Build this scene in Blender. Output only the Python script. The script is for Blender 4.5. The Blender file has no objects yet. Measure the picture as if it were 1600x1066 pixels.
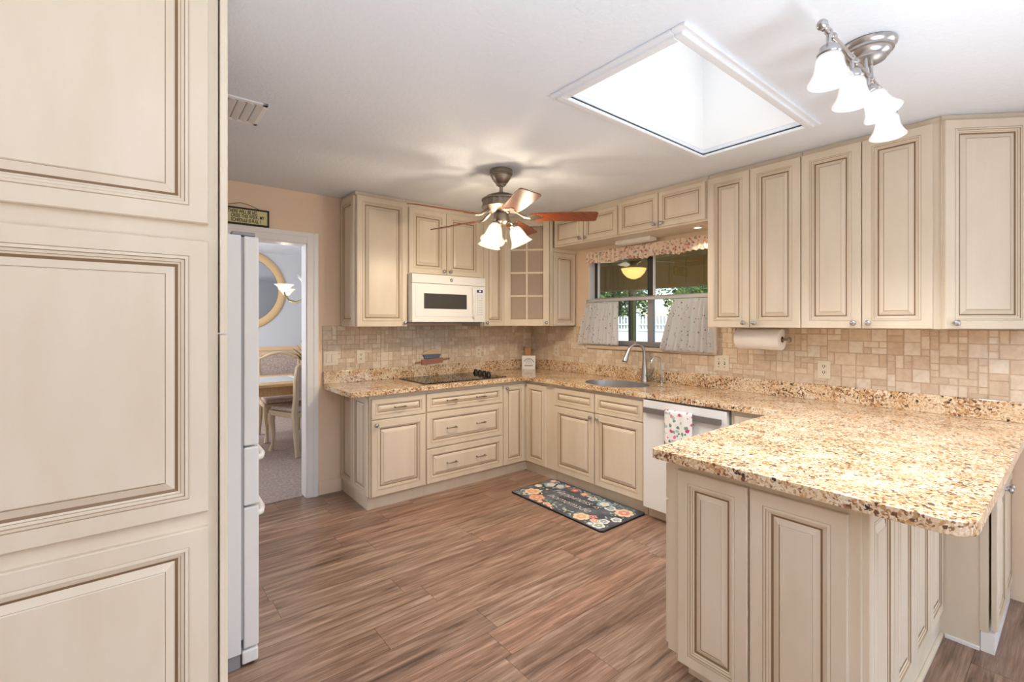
import bpy, bmesh, math, random
from mathutils import Vector, Matrix

random.seed(7)
sc = bpy.context.scene
COL = sc.collection
PI = math.pi
V = Vector

# ------------------------------------------------------------------ camera
ZC = 2.475                       # ceiling height
cam_d = bpy.data.cameras.new('camera')
cam = bpy.data.objects.new('camera', cam_d)
COL.objects.link(cam)
cam.location = (-3.5077, -3.985, 1.4219)
cam.rotation_euler = (math.radians(90), 0, math.radians(-38.983))
cam_d.sensor_width = 36.0
cam_d.lens = 36.0 * 728.06 / 1600.0
cam_d.shift_y = (504.4 - 533.0) / 1600.0
cam_d.clip_start = 0.05
sc.camera = cam

# ------------------------------------------------------------------ world, sun, daylight, added fill lamps, exposure
sc.view_settings.view_transform = 'Standard'
sc.view_settings.look = 'None'
sc.view_settings.gamma = 1.0
sc.view_settings.exposure = 0.13
sc.view_settings.use_curve_mapping = False
sc.cycles.max_bounces = 10
sc.cycles.diffuse_bounces = 5
sc.cycles.glossy_bounces = 4
sc.cycles.transmission_bounces = 8
sc.cycles.transparent_max_bounces = 16
sc.cycles.caustics_reflective = False
sc.cycles.caustics_refractive = False
sc.cycles.sample_clamp_indirect = 6.0
sc.cycles.use_denoising = True

w = bpy.data.worlds.new('sky')
sc.world = w
w.use_nodes = True
nt = w.node_tree
sky = nt.nodes.new('ShaderNodeTexSky')
sky.sky_type = 'NISHITA'
sky.sun_disc = False
sky.sun_elevation = math.radians(48)
sky.sun_rotation = math.radians(250)
sky.air_density = 1.0
sky.dust_density = 1.5
nt.links.new(sky.outputs[0], nt.nodes['Background'].inputs[0])
nt.nodes['Background'].inputs[1].default_value = 0.32

def lamp(kind, name, loc, energy, color=(1, 1, 1), rot=(0, 0, 0), **kw):
    d = bpy.data.lights.new(name, kind)
    d.energy = energy
    d.color = color
    for k, v in kw.items():
        setattr(d, k, v)
    o = bpy.data.objects.new(name, d)
    COL.objects.link(o)
    o.location = loc
    o.rotation_euler = rot
    return o

lamp('SUN', 'sun', (0, 0, 8), 2.4, (1, .95, .86), (0, math.radians(-48), 0), angle=.01)
lamp('AREA', 'skylight_daylight', (-1.362, -2.763, 3.45), 5, (.93, .97, 1.0), (0, 0, 0), spread=math.radians(75),
     shape='RECTANGLE', size=1.15, size_y=.54)
lamp('AREA', 'patio_door_daylight', (-2.2, -7.35, 1.25), 13, (.94, .97, 1.0), (math.radians(104), 0, 0),
     shape='RECTANGLE', size=3.2, size_y=2.1)
lamp('AREA', 'added_ceiling_fill', (-3.1, -5.5, .45), 68, (.89, .945, 1.0), (math.radians(162), 0, 0), spread=math.radians(106),  # added unseen lamp aimed up to brighten the ceiling, no real source
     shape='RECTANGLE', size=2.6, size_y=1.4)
lamp('AREA', 'side_window_daylight', (.10, -5.7, 1.35), 52, (.90, .95, 1.0), (0, math.radians(102), 0),
     shape='RECTANGLE', size=1.9, size_y=2.0)
lamp('AREA', 'added_dining_fill', (-4.3, 2.6, 1.5), 85, (.93, .96, 1.0), (0, math.radians(-90), 0),  # added fill lamp to brighten the dining room, no window behind it
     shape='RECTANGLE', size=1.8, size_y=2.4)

# ------------------------------------------------------------------ materials
def lin(c):
    return tuple(((x / 255) / 12.92 if x / 255 <= .04045 else (((x / 255) + .055) / 1.055) ** 2.4) for x in c) + (1.0,)

def mat(name, c, rough=.5, metal=0.0, **kw):
    m = bpy.data.materials.new(name)
    m.use_nodes = True
    b = m.node_tree.nodes['Principled BSDF']
    b.inputs['Base Color'].default_value = lin(c)
    b.inputs['Roughness'].default_value = rough
    b.inputs['Metallic'].default_value = metal
    for k, v in kw.items():
        b.inputs[k.replace('_', ' ')].default_value = v
    return m

def nodes(m):
    n = m.node_tree.nodes
    return n, m.node_tree.links, n['Principled BSDF']

def coords(n, l, scale=(1, 1, 1), kind='Object'):
    tc = n.new('ShaderNodeTexCoord')
    mp = n.new('ShaderNodeMapping')
    mp.inputs['Scale'].default_value = scale
    l.new(tc.outputs[kind], mp.inputs[0])
    return mp.outputs[0]

def worldpos(n, l, scale=(1, 1, 1)):
    g = n.new('ShaderNodeNewGeometry')
    mp = n.new('ShaderNodeMapping')
    mp.inputs['Scale'].default_value = scale
    l.new(g.outputs['Position'], mp.inputs[0])
    return mp.outputs[0]

def noise(n, l, vec, scale, detail=3, rough=.5):
    t = n.new('ShaderNodeTexNoise')
    t.inputs['Scale'].default_value = scale
    t.inputs['Detail'].default_value = detail
    t.inputs['Roughness'].default_value = rough
    if vec is not None:
        l.new(vec, t.inputs['Vector'])
    return t

def ramp(n, l, fac, stops, interp='LINEAR'):
    r = n.new('ShaderNodeValToRGB')
    r.color_ramp.interpolation = interp
    e = r.color_ramp.elements
    while len(e) < len(stops):
        e.new(.5)
    for el, (p, c) in zip(e, stops):
        el.position = p
        el.color = lin(c)
    l.new(fac, r.inputs[0])
    return r

def mixc(n, l, fac, a, b, blend='MIX'):
    x = n.new('ShaderNodeMix')
    x.data_type = 'RGBA'
    x.blend_type = blend
    for s, v in ((0, fac), (6, a), (7, b)):
        if isinstance(v, (int, float)):
            x.inputs[s].default_value = v
        elif isinstance(v, tuple):
            x.inputs[s].default_value = v
        else:
            l.new(v, x.inputs[s])
    return x.outputs[2]

def bump(n, l, b, h, strength=.2, dist=.01):
    x = n.new('ShaderNodeBump')
    x.inputs['Strength'].default_value = strength
    x.inputs['Distance'].default_value = dist
    l.new(h, x.inputs['Height'])
    l.new(x.outputs[0], b.inputs['Normal'])

M = {}
# cream paint with a faint streaked glaze
m = M['cream'] = mat('cream_glazed_paint', (222, 208, 185), .34)
n, l, b = nodes(m)
t = noise(n, l, worldpos(n, l, (1, 1, .25)), 9, 4)
r = ramp(n, l, t.outputs['Fac'], [(.3, (217, 205, 185)), (.7, (225, 214, 198))])
l.new(r.outputs[0], b.inputs['Base Color'])
M['glaze'] = mat('brown_glaze_line', (132, 106, 78), .5)
M['glaze_light'] = mat('pale_glaze_line', (172, 150, 122), .5)
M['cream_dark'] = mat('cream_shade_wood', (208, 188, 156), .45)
M['black_gap'] = mat('dark_gap', (30, 26, 22), .8)

# wall paint
m = M['wall'] = mat('peach_wall_paint', (240, 218, 194), .7)
n, l, b = nodes(m)
bump(n, l, b, noise(n, l, worldpos(n, l), 60, 3).outputs['Fac'], .08, .004)
m = M['dining_wall'] = mat('pale_grey_wall_paint', (208, 210, 213), .7)
m = M['ceil'] = mat('textured_white_ceiling', (229, 237, 248), .85)
n, l, b = nodes(m)
p = worldpos(n, l)
t1 = noise(n, l, p, 38, 5, .6)
r = ramp(n, l, t1.outputs['Fac'], [(.42, (0, 0, 0)), (.6, (255, 255, 255))])
bump(n, l, b, r.outputs[0], .2, .005)
M['white'] = mat('white_trim_paint', (243, 244, 246), .35)
M['ceil_trim'] = mat('white_ceiling_trim', (232, 238, 246), .4)
M['shaft'] = mat('white_shaft_paint', (243, 244, 245), .6)
M['appl'] = mat('white_appliance_enamel', (234, 236, 238), .22)
M['appl_grey'] = mat('grey_appliance_plastic', (150, 150, 154), .4)
M['dw_bar'] = mat('recess_shade_grey', (112, 107, 105), .5)  # shade of the handle recess put into the bar's colour
M['gasket'] = mat('grey_gasket', (168, 170, 173), .6)
M['plate'] = mat('ivory_plastic', (226, 217, 200), .35)
M['slot'] = mat('dark_slot', (40, 36, 32), .6)

# floor planks
m = M['floor'] = mat('walnut_plank', (120, 84, 62), .3)
n, l, b = nodes(m)
at = n.new('ShaderNodeAttribute'); at.attribute_name = 'rnd'
pos = worldpos(n, l)
cmb = n.new('ShaderNodeCombineXYZ')
mu = n.new('ShaderNodeMath'); mu.operation = 'MULTIPLY'; mu.inputs[1].default_value = 37.0
l.new(at.outputs['Fac'], mu.inputs[0]); l.new(mu.outputs[0], cmb.inputs[2]); l.new(mu.outputs[0], cmb.inputs[0])
ad = n.new('ShaderNodeVectorMath'); ad.operation = 'ADD'
l.new(pos, ad.inputs[0]); l.new(cmb.outputs[0], ad.inputs[1])
mp = n.new('ShaderNodeMapping'); mp.inputs['Scale'].default_value = (1.1, 13, 1)
l.new(ad.outputs[0], mp.inputs[0])
g1 = noise(n, l, mp.outputs[0], 2.2, 6, .62)
g1.inputs['Distortion'].default_value = .6
mp2 = n.new('ShaderNodeMapping'); mp2.inputs['Scale'].default_value = (3, 90, 1)
l.new(ad.outputs[0], mp2.inputs[0])
g2 = noise(n, l, mp2.outputs[0], 2.0, 4, .6)
c1 = ramp(n, l, g1.outputs['Fac'], [(.28, (102, 84, 74)), (.42, (146, 121, 106)), (.56, (174, 148, 132)), (.74, (206, 185, 170))])
c2 = ramp(n, l, g2.outputs['Fac'], [(.3, (160, 150, 142)), (.62, (255, 255, 255))])
c3 = ramp(n, l, at.outputs['Fac'], [(0, (206, 200, 198)), (.35, (236, 216, 206)), (.7, (228, 222, 216)), (1, (255, 246, 238))])
o1 = mixc(n, l, .55, c1.outputs[0], c2.outputs[0], 'MULTIPLY')
o2 = mixc(n, l, .8, o1, c3.outputs[0], 'MULTIPLY')
l.new(o2, b.inputs['Base Color'])
bump(n, l, b, g2.outputs['Fac'], .12, .002)

# carpet
m = M['carpet'] = mat('mauve_grey_carpet', (168, 150, 140), .95)
n, l, b = nodes(m)
t = noise(n, l, worldpos(n, l), 45, 5, .7)
r = ramp(n, l, t.outputs['Fac'], [(.3, (138, 120, 114)), (.7, (190, 172, 162))])
l.new(r.outputs[0], b.inputs['Base Color'])
bump(n, l, b, t.outputs['Fac'], .6, .01)

# granite
def granite(name):
    m = mat(name, (214, 184, 148), .1)
    n, l, b = nodes(m)
    p = worldpos(n, l)
    nd = noise(n, l, p, 45, 3)
    wv = n.new('ShaderNodeVectorMath'); wv.operation = 'SCALE'; wv.inputs['Scale'].default_value = .022
    l.new(nd.outputs['Color'], wv.inputs[0])
    aw = n.new('ShaderNodeVectorMath'); aw.operation = 'ADD'
    l.new(p, aw.inputs[0]); l.new(wv.outputs[0], aw.inputs[1])
    def cells(scale):
        v = n.new('ShaderNodeTexVoronoi'); v.inputs['Scale'].default_value = scale
        l.new(aw.outputs[0], v.inputs['Vector'])
        sp = n.new('ShaderNodeSeparateColor'); l.new(v.outputs['Color'], sp.inputs[0])
        return sp
    big = noise(n, l, p, 6.0, 3, .6)
    def shifted(out, amount):
        k = n.new('ShaderNodeMath'); k.operation = 'MULTIPLY_ADD'; k.inputs[1].default_value = amount; k.inputs[2].default_value = -amount * .5
        l.new(big.outputs['Fac'], k.inputs[0])
        a = n.new('ShaderNodeMath'); a.operation = 'ADD'
        l.new(out, a.inputs[0]); l.new(k.outputs[0], a.inputs[1])
        return a.outputs[0]
    f1 = ramp(n, l, shifted(cells(150).outputs[0], .8), [(0, (236, 226, 208)), (.30, (226, 210, 184)), (.55, (214, 190, 158)), (.74, (194, 162, 126)), (.88, (150, 116, 88))], 'CONSTANT')
    f2 = ramp(n, l, shifted(cells(92).outputs[0], 1.0), [(0, (0, 0, 0)), (.825, (255, 255, 255))], 'CONSTANT')
    c2 = ramp(n, l, cells(92).outputs[1], [(0, (196, 152, 104)), (.35, (154, 114, 82)), (.62, (112, 84, 64)), (.86, (70, 56, 48))], 'CONSTANT')
    gl = noise(n, l, p, 14, 4, .6)
    rg = ramp(n, l, gl.outputs['Fac'], [(.36, (238, 213, 184)), (.62, (255, 255, 255))])
    o = mixc(n, l, .7, f1.outputs[0], rg.outputs[0], 'MULTIPLY')
    l.new(mixc(n, l, f2.outputs[0], o, c2.outputs[0]), b.inputs['Base Color'])
    return m
M['granite'] = granite('gold_speckled_granite')

# travertine mosaic
m = M['tile'] = mat('tumbled_travertine', (222, 198, 166), .55)
n, l, b = nodes(m)
at = n.new('ShaderNodeAttribute'); at.attribute_name = 'rnd'
r = ramp(n, l, at.outputs['Fac'], [(0, (209, 190, 170)), (.35, (217, 200, 180)), (.7, (224, 210, 192)), (1, (232, 223, 210))])
t = noise(n, l, worldpos(n, l), 30, 5, .65)
r2 = ramp(n, l, t.outputs['Fac'], [(.32, (218, 200, 184)), (.6, (255, 255, 255))])
l.new(mixc(n, l, .5, r.outputs[0], r2.outputs[0], 'MULTIPLY'), b.inputs['Base Color'])
bump(n, l, b, t.outputs['Fac'], .25, .004)
M['grout'] = mat('sand_grout', (206, 186, 162), .9)

M['nickel'] = mat('brushed_nickel', (184, 183, 184), .28, 1.0)
M['pewter'] = mat('antique_pewter', (150, 140, 128), .38, 1.0)
M['chrome'] = mat('polished_chrome', (205, 207, 210), .12, 1.0)
M['steel'] = mat('stainless_steel', (206, 207, 209), .38, 1.0)
M['black_glass'] = mat('black_ceramic_glass', (14, 13, 13), .06)
M['mw_glass'] = mat('dark_oven_glass', (66, 66, 68), .12)
M['black_plastic'] = mat('black_plastic', (14, 14, 16), .35)
M['paper'] = mat('white_paper_towel', (240, 238, 236), .9)
M['card'] = mat('brown_cardboard_core', (98, 74, 58), .8)
M['display'] = mat('navy_display', (40, 56, 110), .2)
M['btn'] = mat('pale_key_print', (188, 196, 206), .5)
M['grey_print'] = mat('grey_ink', (120, 130, 138), .6)
M['navy_edge'] = mat('dark_rubber', (22, 22, 26), .7)
M['wood_box'] = mat('cork_brown', (188, 140, 96), .7)

# cherry fan blades
m = M['cherry'] = mat('cherry_wood', (150, 70, 34), .3)
n, l, b = nodes(m)
t = noise(n, l, coords(n, l, (3, 40, 1)), 2.5, 5)
r = ramp(n, l, t.outputs['Fac'], [(.3, (98, 42, 22)), (.65, (146, 74, 40))])
l.new(r.outputs[0], b.inputs['Base Color'])

# patterned fabric
def floral(name, base, cols, scale, thr, tl=.0):
    m = mat(name, base, .85)
    n, l, b = nodes(m)
    p = coords(n, l, (1, 1, 1))
    nz = noise(n, l, p, 28, 2)
    sc_ = n.new('ShaderNodeVectorMath'); sc_.operation = 'SCALE'; sc_.inputs['Scale'].default_value = .03
    l.new(nz.outputs['Color'], sc_.inputs[0])
    ad = n.new('ShaderNodeVectorMath'); ad.operation = 'ADD'
    l.new(p, ad.inputs[0]); l.new(sc_.outputs[0], ad.inputs[1])
    v = n.new('ShaderNodeTexVoronoi'); v.inputs['Scale'].default_value = scale
    l.new(ad.outputs[0], v.inputs['Vector'])
    lt = n.new('ShaderNodeMath'); lt.operation = 'LESS_THAN'; lt.inputs[1].default_value = thr
    l.new(v.outputs['Distance'], lt.inputs[0])
    sep = n.new('ShaderNodeSeparateColor'); l.new(v.outputs['Color'], sep.inputs[0])
    k = len(cols)
    r = ramp(n, l, sep.outputs[1], [(i / k, c) for i, c in enumerate(cols)], 'CONSTANT')
    o = mixc(n, l, lt.outputs[0], lin(base), r.outputs[0])
    l.new(o, b.inputs['Base Color'])
    if tl:
        out = n['Material Output']
        tr = n.new('ShaderNodeBsdfTranslucent')
        l.new(o, tr.inputs[0])
        mx = n.new('ShaderNodeMixShader'); mx.inputs[0].default_value = tl
        l.new(b.outputs[0], mx.inputs[1]); l.new(tr.outputs[0], mx.inputs[2])
        l.new(mx.outputs[0], out.inputs[0])
    return m
M['curtain'] = floral('white_sprigged_cotton', (246, 246, 248), [(190, 120, 130), (130, 140, 160), (120, 110, 130), (150, 160, 140), (110, 100, 110)], 34, .17, .6)
M['valance'] = floral('peach_floral_cotton', (238, 220, 204), [(214, 160, 140), (170, 164, 156), (228, 186, 164), (176, 132, 122), (240, 228, 218), (232, 200, 180)], 44, .45)
M['towel'] = floral('white_rose_print_cotton', (240, 240, 240), [(206, 70, 120), (224, 120, 150), (120, 160, 140), (90, 140, 130), (170, 200, 200), (240, 240, 240)], 34, .42)
M['chair_fabric'] = floral('taupe_woven_fabric', (196, 180, 172), [(170, 152, 146), (212, 198, 190)], 60, .4)
M['chair_wood'] = mat('washed_cream_wood', (206, 186, 158), .45)
M['table_wood'] = mat('honey_oak', (206, 168, 118), .4)
M['mirror_frame'] = mat('peach_gold_frame', (222, 188, 140), .45)
M['mirror'] = mat('mirror_glass', (205, 208, 212), .04, 1.0)
M['brass'] = mat('pale_brass', (196, 180, 142), .3, 1.0)
M['dried'] = mat('dried_flower_stems', (112, 92, 58), .8)
M['vase'] = mat('cream_ceramic', (226, 214, 196), .3)

# frosted, lit lamp glass
def lampglass(name, col, strength, clear=.35):
    m = bpy.data.materials.new(name); m.use_nodes = True
    n = m.node_tree.nodes; l = m.node_tree.links
    n.remove(n['Principled BSDF'])
    em = n.new('ShaderNodeEmission'); em.inputs[0].default_value = lin(col); em.inputs[1].default_value = strength
    lw = n.new('ShaderNodeLayerWeight'); lw.inputs[0].default_value = .35
    r = ramp(n, l, lw.outputs['Facing'], [(0, (255, 255, 255)), (1, (214, 214, 214))])
    l.new(mixc(n, l, 1.0, lin(col), r.outputs[0], 'MULTIPLY'), em.inputs[0])
    tr = n.new('ShaderNodeBsdfTransparent')
    mx = n.new('ShaderNodeMixShader'); mx.inputs[0].default_value = clear
    l.new(em.outputs[0], mx.inputs[1]); l.new(tr.outputs[0], mx.inputs[2])
    l.new(mx.outputs[0], n['Material Output'].inputs[0])
    return m
M['shade_cool'] = lampglass('lit_white_glass', (255, 254, 252), 1.15, .4)
M['shade_warm'] = lampglass('lit_warm_white_glass', (255, 246, 228), 1.3, .42)
M['shade_amber'] = lampglass('lit_amber_glass', (255, 205, 120), 1.7, .2)
M['bulb'] = lampglass('lit_puck_lens', (255, 240, 215), 3.0, 0.0)

def clearglass(name, tint, rough=0.0, fac=.12):
    m = bpy.data.materials.new(name); m.use_nodes = True
    n = m.node_tree.nodes; l = m.node_tree.links
    n.remove(n['Principled BSDF'])
    tr = n.new('ShaderNodeBsdfTransparent'); tr.inputs[0].default_value = lin(tint)
    gl = n.new('ShaderNodeBsdfGlossy'); gl.inputs['Roughness'].default_value = rough
    mx = n.new('ShaderNodeMixShader'); mx.inputs[0].default_value = fac
    l.new(tr.outputs[0], mx.inputs[1]); l.new(gl.outputs[0], mx.inputs[2])
    l.new(mx.outputs[0], n['Material Output'].inputs[0])
    return m
M['rod'] = mat('grey_white_rod_enamel', (196, 196, 200), .4)
M['pane'] = clearglass('window_glass', (250, 252, 252), 0, .05)
m = M['seeded'] = mat('seeded_cabinet_glass', (226, 208, 190), .25)
n, l, b = nodes(m)
t = noise(n, l, worldpos(n, l), 90, 2)
bump(n, l, b, t.outputs['Fac'], .7, .01)
tr = n.new('ShaderNodeBsdfTransparent'); tr.inputs[0].default_value = lin((232, 222, 212))
mx = n.new('ShaderNodeMixShader'); mx.inputs[0].default_value = .5
l.new(b.outputs[0], mx.inputs[1]); l.new(tr.outputs[0], mx.inputs[2])
l.new(mx.outputs[0], n['Material Output'].inputs[0])

M['alu_dark'] = mat('dark_window_metal', (58, 60, 66), .5, .3)
M['alu'] = mat('grey_window_metal', (160, 162, 168), .45, .4)
M['porch_ceiling'] = mat('tan_porch_boards', (168, 150, 112), .7)
M['header'] = mat('olive_tan_siding', (142, 122, 78), .75)
M['post'] = mat('green_bronze_metal', (120, 118, 70), .5, .2)
M['fence'] = mat('white_vinyl', (240, 242, 244), .5)
M['patio'] = mat('pale_concrete', (206, 204, 198), .85)
m = M['leaf'] = mat('green_leaf', (74, 104, 40), .6)
n, l, b = nodes(m)
t = noise(n, l, worldpos(n, l), 4, 3)
r = ramp(n, l, t.outputs['Fac'], [(.3, (44, 74, 26)), (.7, (124, 148, 62))])
l.new(r.outputs[0], b.inputs['Base Color'])
M['bark'] = mat('grey_brown_bark', (92, 76, 58), .9)
M['grass'] = mat('lawn_green', (98, 122, 58), .9)
M['sign_face'] = mat('pale_yellow_panel', (222, 218, 168), .6)
M['sign_frame'] = mat('black_olive_frame', (34, 32, 24), .5)
M['ink'] = mat('dark_ink', (38, 36, 22), .8)
M['mat_base'] = mat('charcoal_vinyl_mat', (84, 88, 100), .6)
n, l, b = nodes(M['mat_base'])
t = noise(n, l, worldpos(n, l), 7, 4)
r = ramp(n, l, t.outputs['Fac'], [(.35, (64, 67, 78)), (.7, (112, 122, 132))])
l.new(r.outputs[0], b.inputs['Base Color'])
for k, c in dict(f_peach=(230, 176, 148), f_orange=(222, 150, 116), f_pink=(226, 150, 146), f_white=(230, 230, 228), f_blue=(150, 180, 196),
                 f_leaf=(150, 180, 160), f_cream=(236, 212, 178), f_red=(188, 108, 108)).items():
    M[k] = mat('print_' + k[2:], c, .65)
M['pie_crust'] = mat('golden_crust_paint', (208, 184, 148), .7)
M['pie_dish'] = mat('slate_blue_paint', (98, 112, 134), .6)
M['rolling_pin'] = mat('rose_brown_paint', (176, 118, 98), .6)

# ------------------------------------------------------------------ mesh builder
WL = {}

class MB:
    def __init__(self):
        self.v = []; self.f = []; self.m = []; self.ms = []; self.sm = []
    def mi(self, m):
        if m not in self.ms:
            self.ms.append(m)
        return self.ms.index(m)
    def add(self, vs, fs, m, smooth=False):
        o = len(self.v); k = self.mi(m)
        self.v += [V(x) for x in vs]
        for f in fs:
            self.f.append([i + o for i in f]); self.m.append(k); self.sm.append(smooth)
    def box(self, a, b, m):
        x0, y0, z0 = [min(p, q) for p, q in zip(a, b)]
        x1, y1, z1 = [max(p, q) for p, q in zip(a, b)]
        self.add([(x0, y0, z0), (x1, y0, z0), (x1, y1, z0), (x0, y1, z0), (x0, y0, z1), (x1, y0, z1), (x1, y1, z1), (x0, y1, z1)],
                 [(0, 3, 2, 1), (4, 5, 6, 7), (0, 1, 5, 4), (1, 2, 6, 5), (2, 3, 7, 6), (3, 0, 4, 7)], m)
    def fbox(self, F, u, v, ww, m):          # box in a local frame (O,U,N)
        O, U, N = F
        P = lambda a, b_, c: O + U * a + V((0, 0, b_)) + N * c
        self.add([P(u[i], v[j], ww[k]) for k in (0, 1) for j in (0, 1) for i in (0, 1)],
                 [(0, 2, 3, 1), (4, 5, 7, 6), (0, 1, 5, 4), (1, 3, 7, 5), (3, 2, 6, 7), (2, 0, 4, 6)], m)
    def prism(self, poly, z0, z1, m):
        k = len(poly)
        vs = [(x, y, z0) for x, y in poly] + [(x, y, z1) for x, y in poly]
        fs = [tuple(range(k))[::-1], tuple(range(k, 2 * k))] + [(i, (i + 1) % k, k + (i + 1) % k, k + i) for i in range(k)]
        self.add(vs, fs, m)
    def vprism(self, F, poly, w0, w1, m):    # polygon (u,v) in a vertical frame, extruded along N
        O, U, N = F
        P = lambda a, b_, c: O + U * a + V((0, 0, b_)) + N * c
        k = len(poly)
        vs = [P(x, y, w0) for x, y in poly] + [P(x, y, w1) for x, y in poly]
        fs = [tuple(range(k))[::-1], tuple(range(k, 2 * k))] + [(i, (i + 1) % k, k + (i + 1) % k, k + i) for i in range(k)]
        self.add(vs, fs, m)
    def lathe(self, O, axis, prof, m, seg=24, flute=None):
        O = V(O); A = V(axis).normalized()
        X = A.orthogonal().normalized(); Y = A.cross(X)
        vs = []; fs = []
        for i, (r, h) in enumerate(prof):
            for j in range(seg):
                t = 2 * PI * j / seg
                rr, hh = (r, h) if flute is None else flute(r, h, t, i)
                vs.append(O + A * hh + (X * math.cos(t) + Y * math.sin(t)) * max(rr, .0002))
        for i in range(len(prof) - 1):
            for j in range(seg):
                a = i * seg + j; b_ = i * seg + (j + 1) % seg
                fs.append((a, b_, b_ + seg, a + seg))
        self.add(vs, fs, m, True)
    def tube(self, pts, r, m, seg=10, cap=True):
        pts = [V(p) for p in pts]
        rs = r if isinstance(r, (list, tuple)) else [r] * len(pts)
        vs = []; fs = []
        T0 = (pts[1] - pts[0]).normalized(); X = T0.orthogonal().normalized()
        for i, p in enumerate(pts):
            T = (pts[min(i + 1, len(pts) - 1)] - pts[max(i - 1, 0)]).normalized()
            X = (X - T * X.dot(T)).normalized(); Y = T.cross(X)
            for j in range(seg):
                t = 2 * PI * j / seg
                vs.append(p + (X * math.cos(t) + Y * math.sin(t)) * rs[i])
        for i in range(len(pts) - 1):
            for j in range(seg):
                a = i * seg + j; b_ = i * seg + (j + 1) % seg
                fs.append((a, b_, b_ + seg, a + seg))
        if cap:
            fs.append(tuple(range(seg))[::-1]); fs.append(tuple(range((len(pts) - 1) * seg, len(pts) * seg)))
        self.add(vs, fs, m, True)
    def build(self, name, parent=None, bevel=0, attr=None, solid=0, subsurf=0):
        lo = V([min(p[i] for p in self.v) for i in range(3)]); hi = V([max(p[i] for p in self.v) for i in range(3)])
        org = V(((lo.x + hi.x) / 2, (lo.y + hi.y) / 2, lo.z))
        me = bpy.data.meshes.new(name)
        me.from_pydata([p - org for p in self.v], [], self.f)
        for q in self.ms:
            me.materials.append(q)
        me.polygons.foreach_set('material_index', self.m)
        me.polygons.foreach_set('use_smooth', self.sm)
        if attr is not None:
            a = me.attributes.new('rnd', 'FLOAT', 'FACE')
            a.data.foreach_set('value', attr)
        bm = bmesh.new(); bm.from_mesh(me)
        bmesh.ops.recalc_face_normals(bm, faces=bm.faces)
        bm.to_mesh(me); bm.free()
        me.update()
        o = bpy.data.objects.new(name, me)
        COL.objects.link(o)
        o.location = org - (WL[parent.name] if parent else V((0, 0, 0)))
        WL[o.name] = org
        if parent:
            o.parent = parent
        if any(self.sm):
            try: me.set_sharp_from_angle(angle=math.radians(42))
            except Exception: pass
        if solid:
            md = o.modifiers.new('thickness', 'SOLIDIFY'); md.thickness = solid; md.offset = 0
        if subsurf:
            md = o.modifiers.new('smooth', 'SUBSURF'); md.levels = subsurf; md.render_levels = subsurf
        if bevel:
            md = o.modifiers.new('edge', 'BEVEL'); md.width = bevel; md.segments = 2; md.limit_method = 'ANGLE'; md.angle_limit = math.radians(50)
        return o

def tag(o, label, cat, group=None):
    o['label'] = label; o['category'] = cat
    if group: o['group'] = group
    return o

def thing(name, loc, label, cat, group=None):
    o = bpy.data.objects.new(name, None)
    COL.objects.link(o)
    o.location = loc; o.empty_display_size = .1
    WL[o.name] = V(loc)
    return tag(o, label, cat, group)

def structure(o):
    o['kind'] = 'structure'
    return o

def sub(o, label):
    o['label'] = label
    return o

def copy_tree(o, parent=None):
    c = o.copy(); COL.objects.link(c); c.parent = parent
    for ch in list(o.children):
        copy_tree(ch, c)
    return c

def text(name, body, size, F, off, parent, m, shear=0.0, align='CENTER', ext=.0004, spacing=1.0):
    """flat raised lettering in the frame (O,U,Up,N)"""
    O, U, Up, N = F
    cu = bpy.data.curves.new(name, 'FONT')
    cu.body = body; cu.size = size; cu.align_x = align; cu.align_y = 'CENTER'; cu.extrude = ext; cu.shear = shear
    cu.space_character = spacing; cu.offset = off[3] if len(off) > 3 else 0
    cu.materials.append(m)
    o = bpy.data.objects.new(name, cu); COL.objects.link(o)
    p = O + U * off[0] + Up * off[1] + N * off[2]
    R = Matrix((U, Up, N)).transposed()
    o.rotation_euler = R.to_euler()
    o.location = p - (WL[parent.name] if parent else V((0, 0, 0)))
    bpy.context.view_layer.update()
    me = bpy.data.meshes.new_from_object(o.evaluated_get(bpy.context.evaluated_depsgraph_get()))
    q = bpy.data.objects.new(name, me); COL.objects.link(q)
    q.rotation_euler = o.rotation_euler; q.location = o.location
    bpy.data.objects.remove(o)
    if parent: q.parent = parent
    return q

# ------------------------------------------------------------------ the room
def wallbox(name, boxes, m):
    b = MB()
    for a, c in boxes: b.box(a, c, m)
    return structure(b.build(name))

XW, YS = -4.7, -7.5               # far left wall, rear wall behind the camera
# floor: planks laid along x
b = MB(); at = []
b.box((XW, YS, -.05), (0.0, .06, -.003), M['black_gap']); at += [0] * 6
pw, pl = .178, 1.22
y = .06; row = 0
while y > YS:
    x = XW - random.random() * pl
    y0 = max(y - pw, YS)
    while x < 0:
        a0, a1 = max(x, XW), min(x + pl, 0.0)
        if a1 - a0 > .01:
            b.add([(a0 + .0006, y0 + .0006, 0), (a1 - .0006, y0 + .0006, 0), (a1 - .0006, y - .0006, 0), (a0 + .0006, y - .0006, 0)], [(0, 1, 2, 3)], M['floor'])
            at.append(random.random())
        x += pl
    y -= pw; row += 1
structure(b.build('floor', attr=at))

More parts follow.
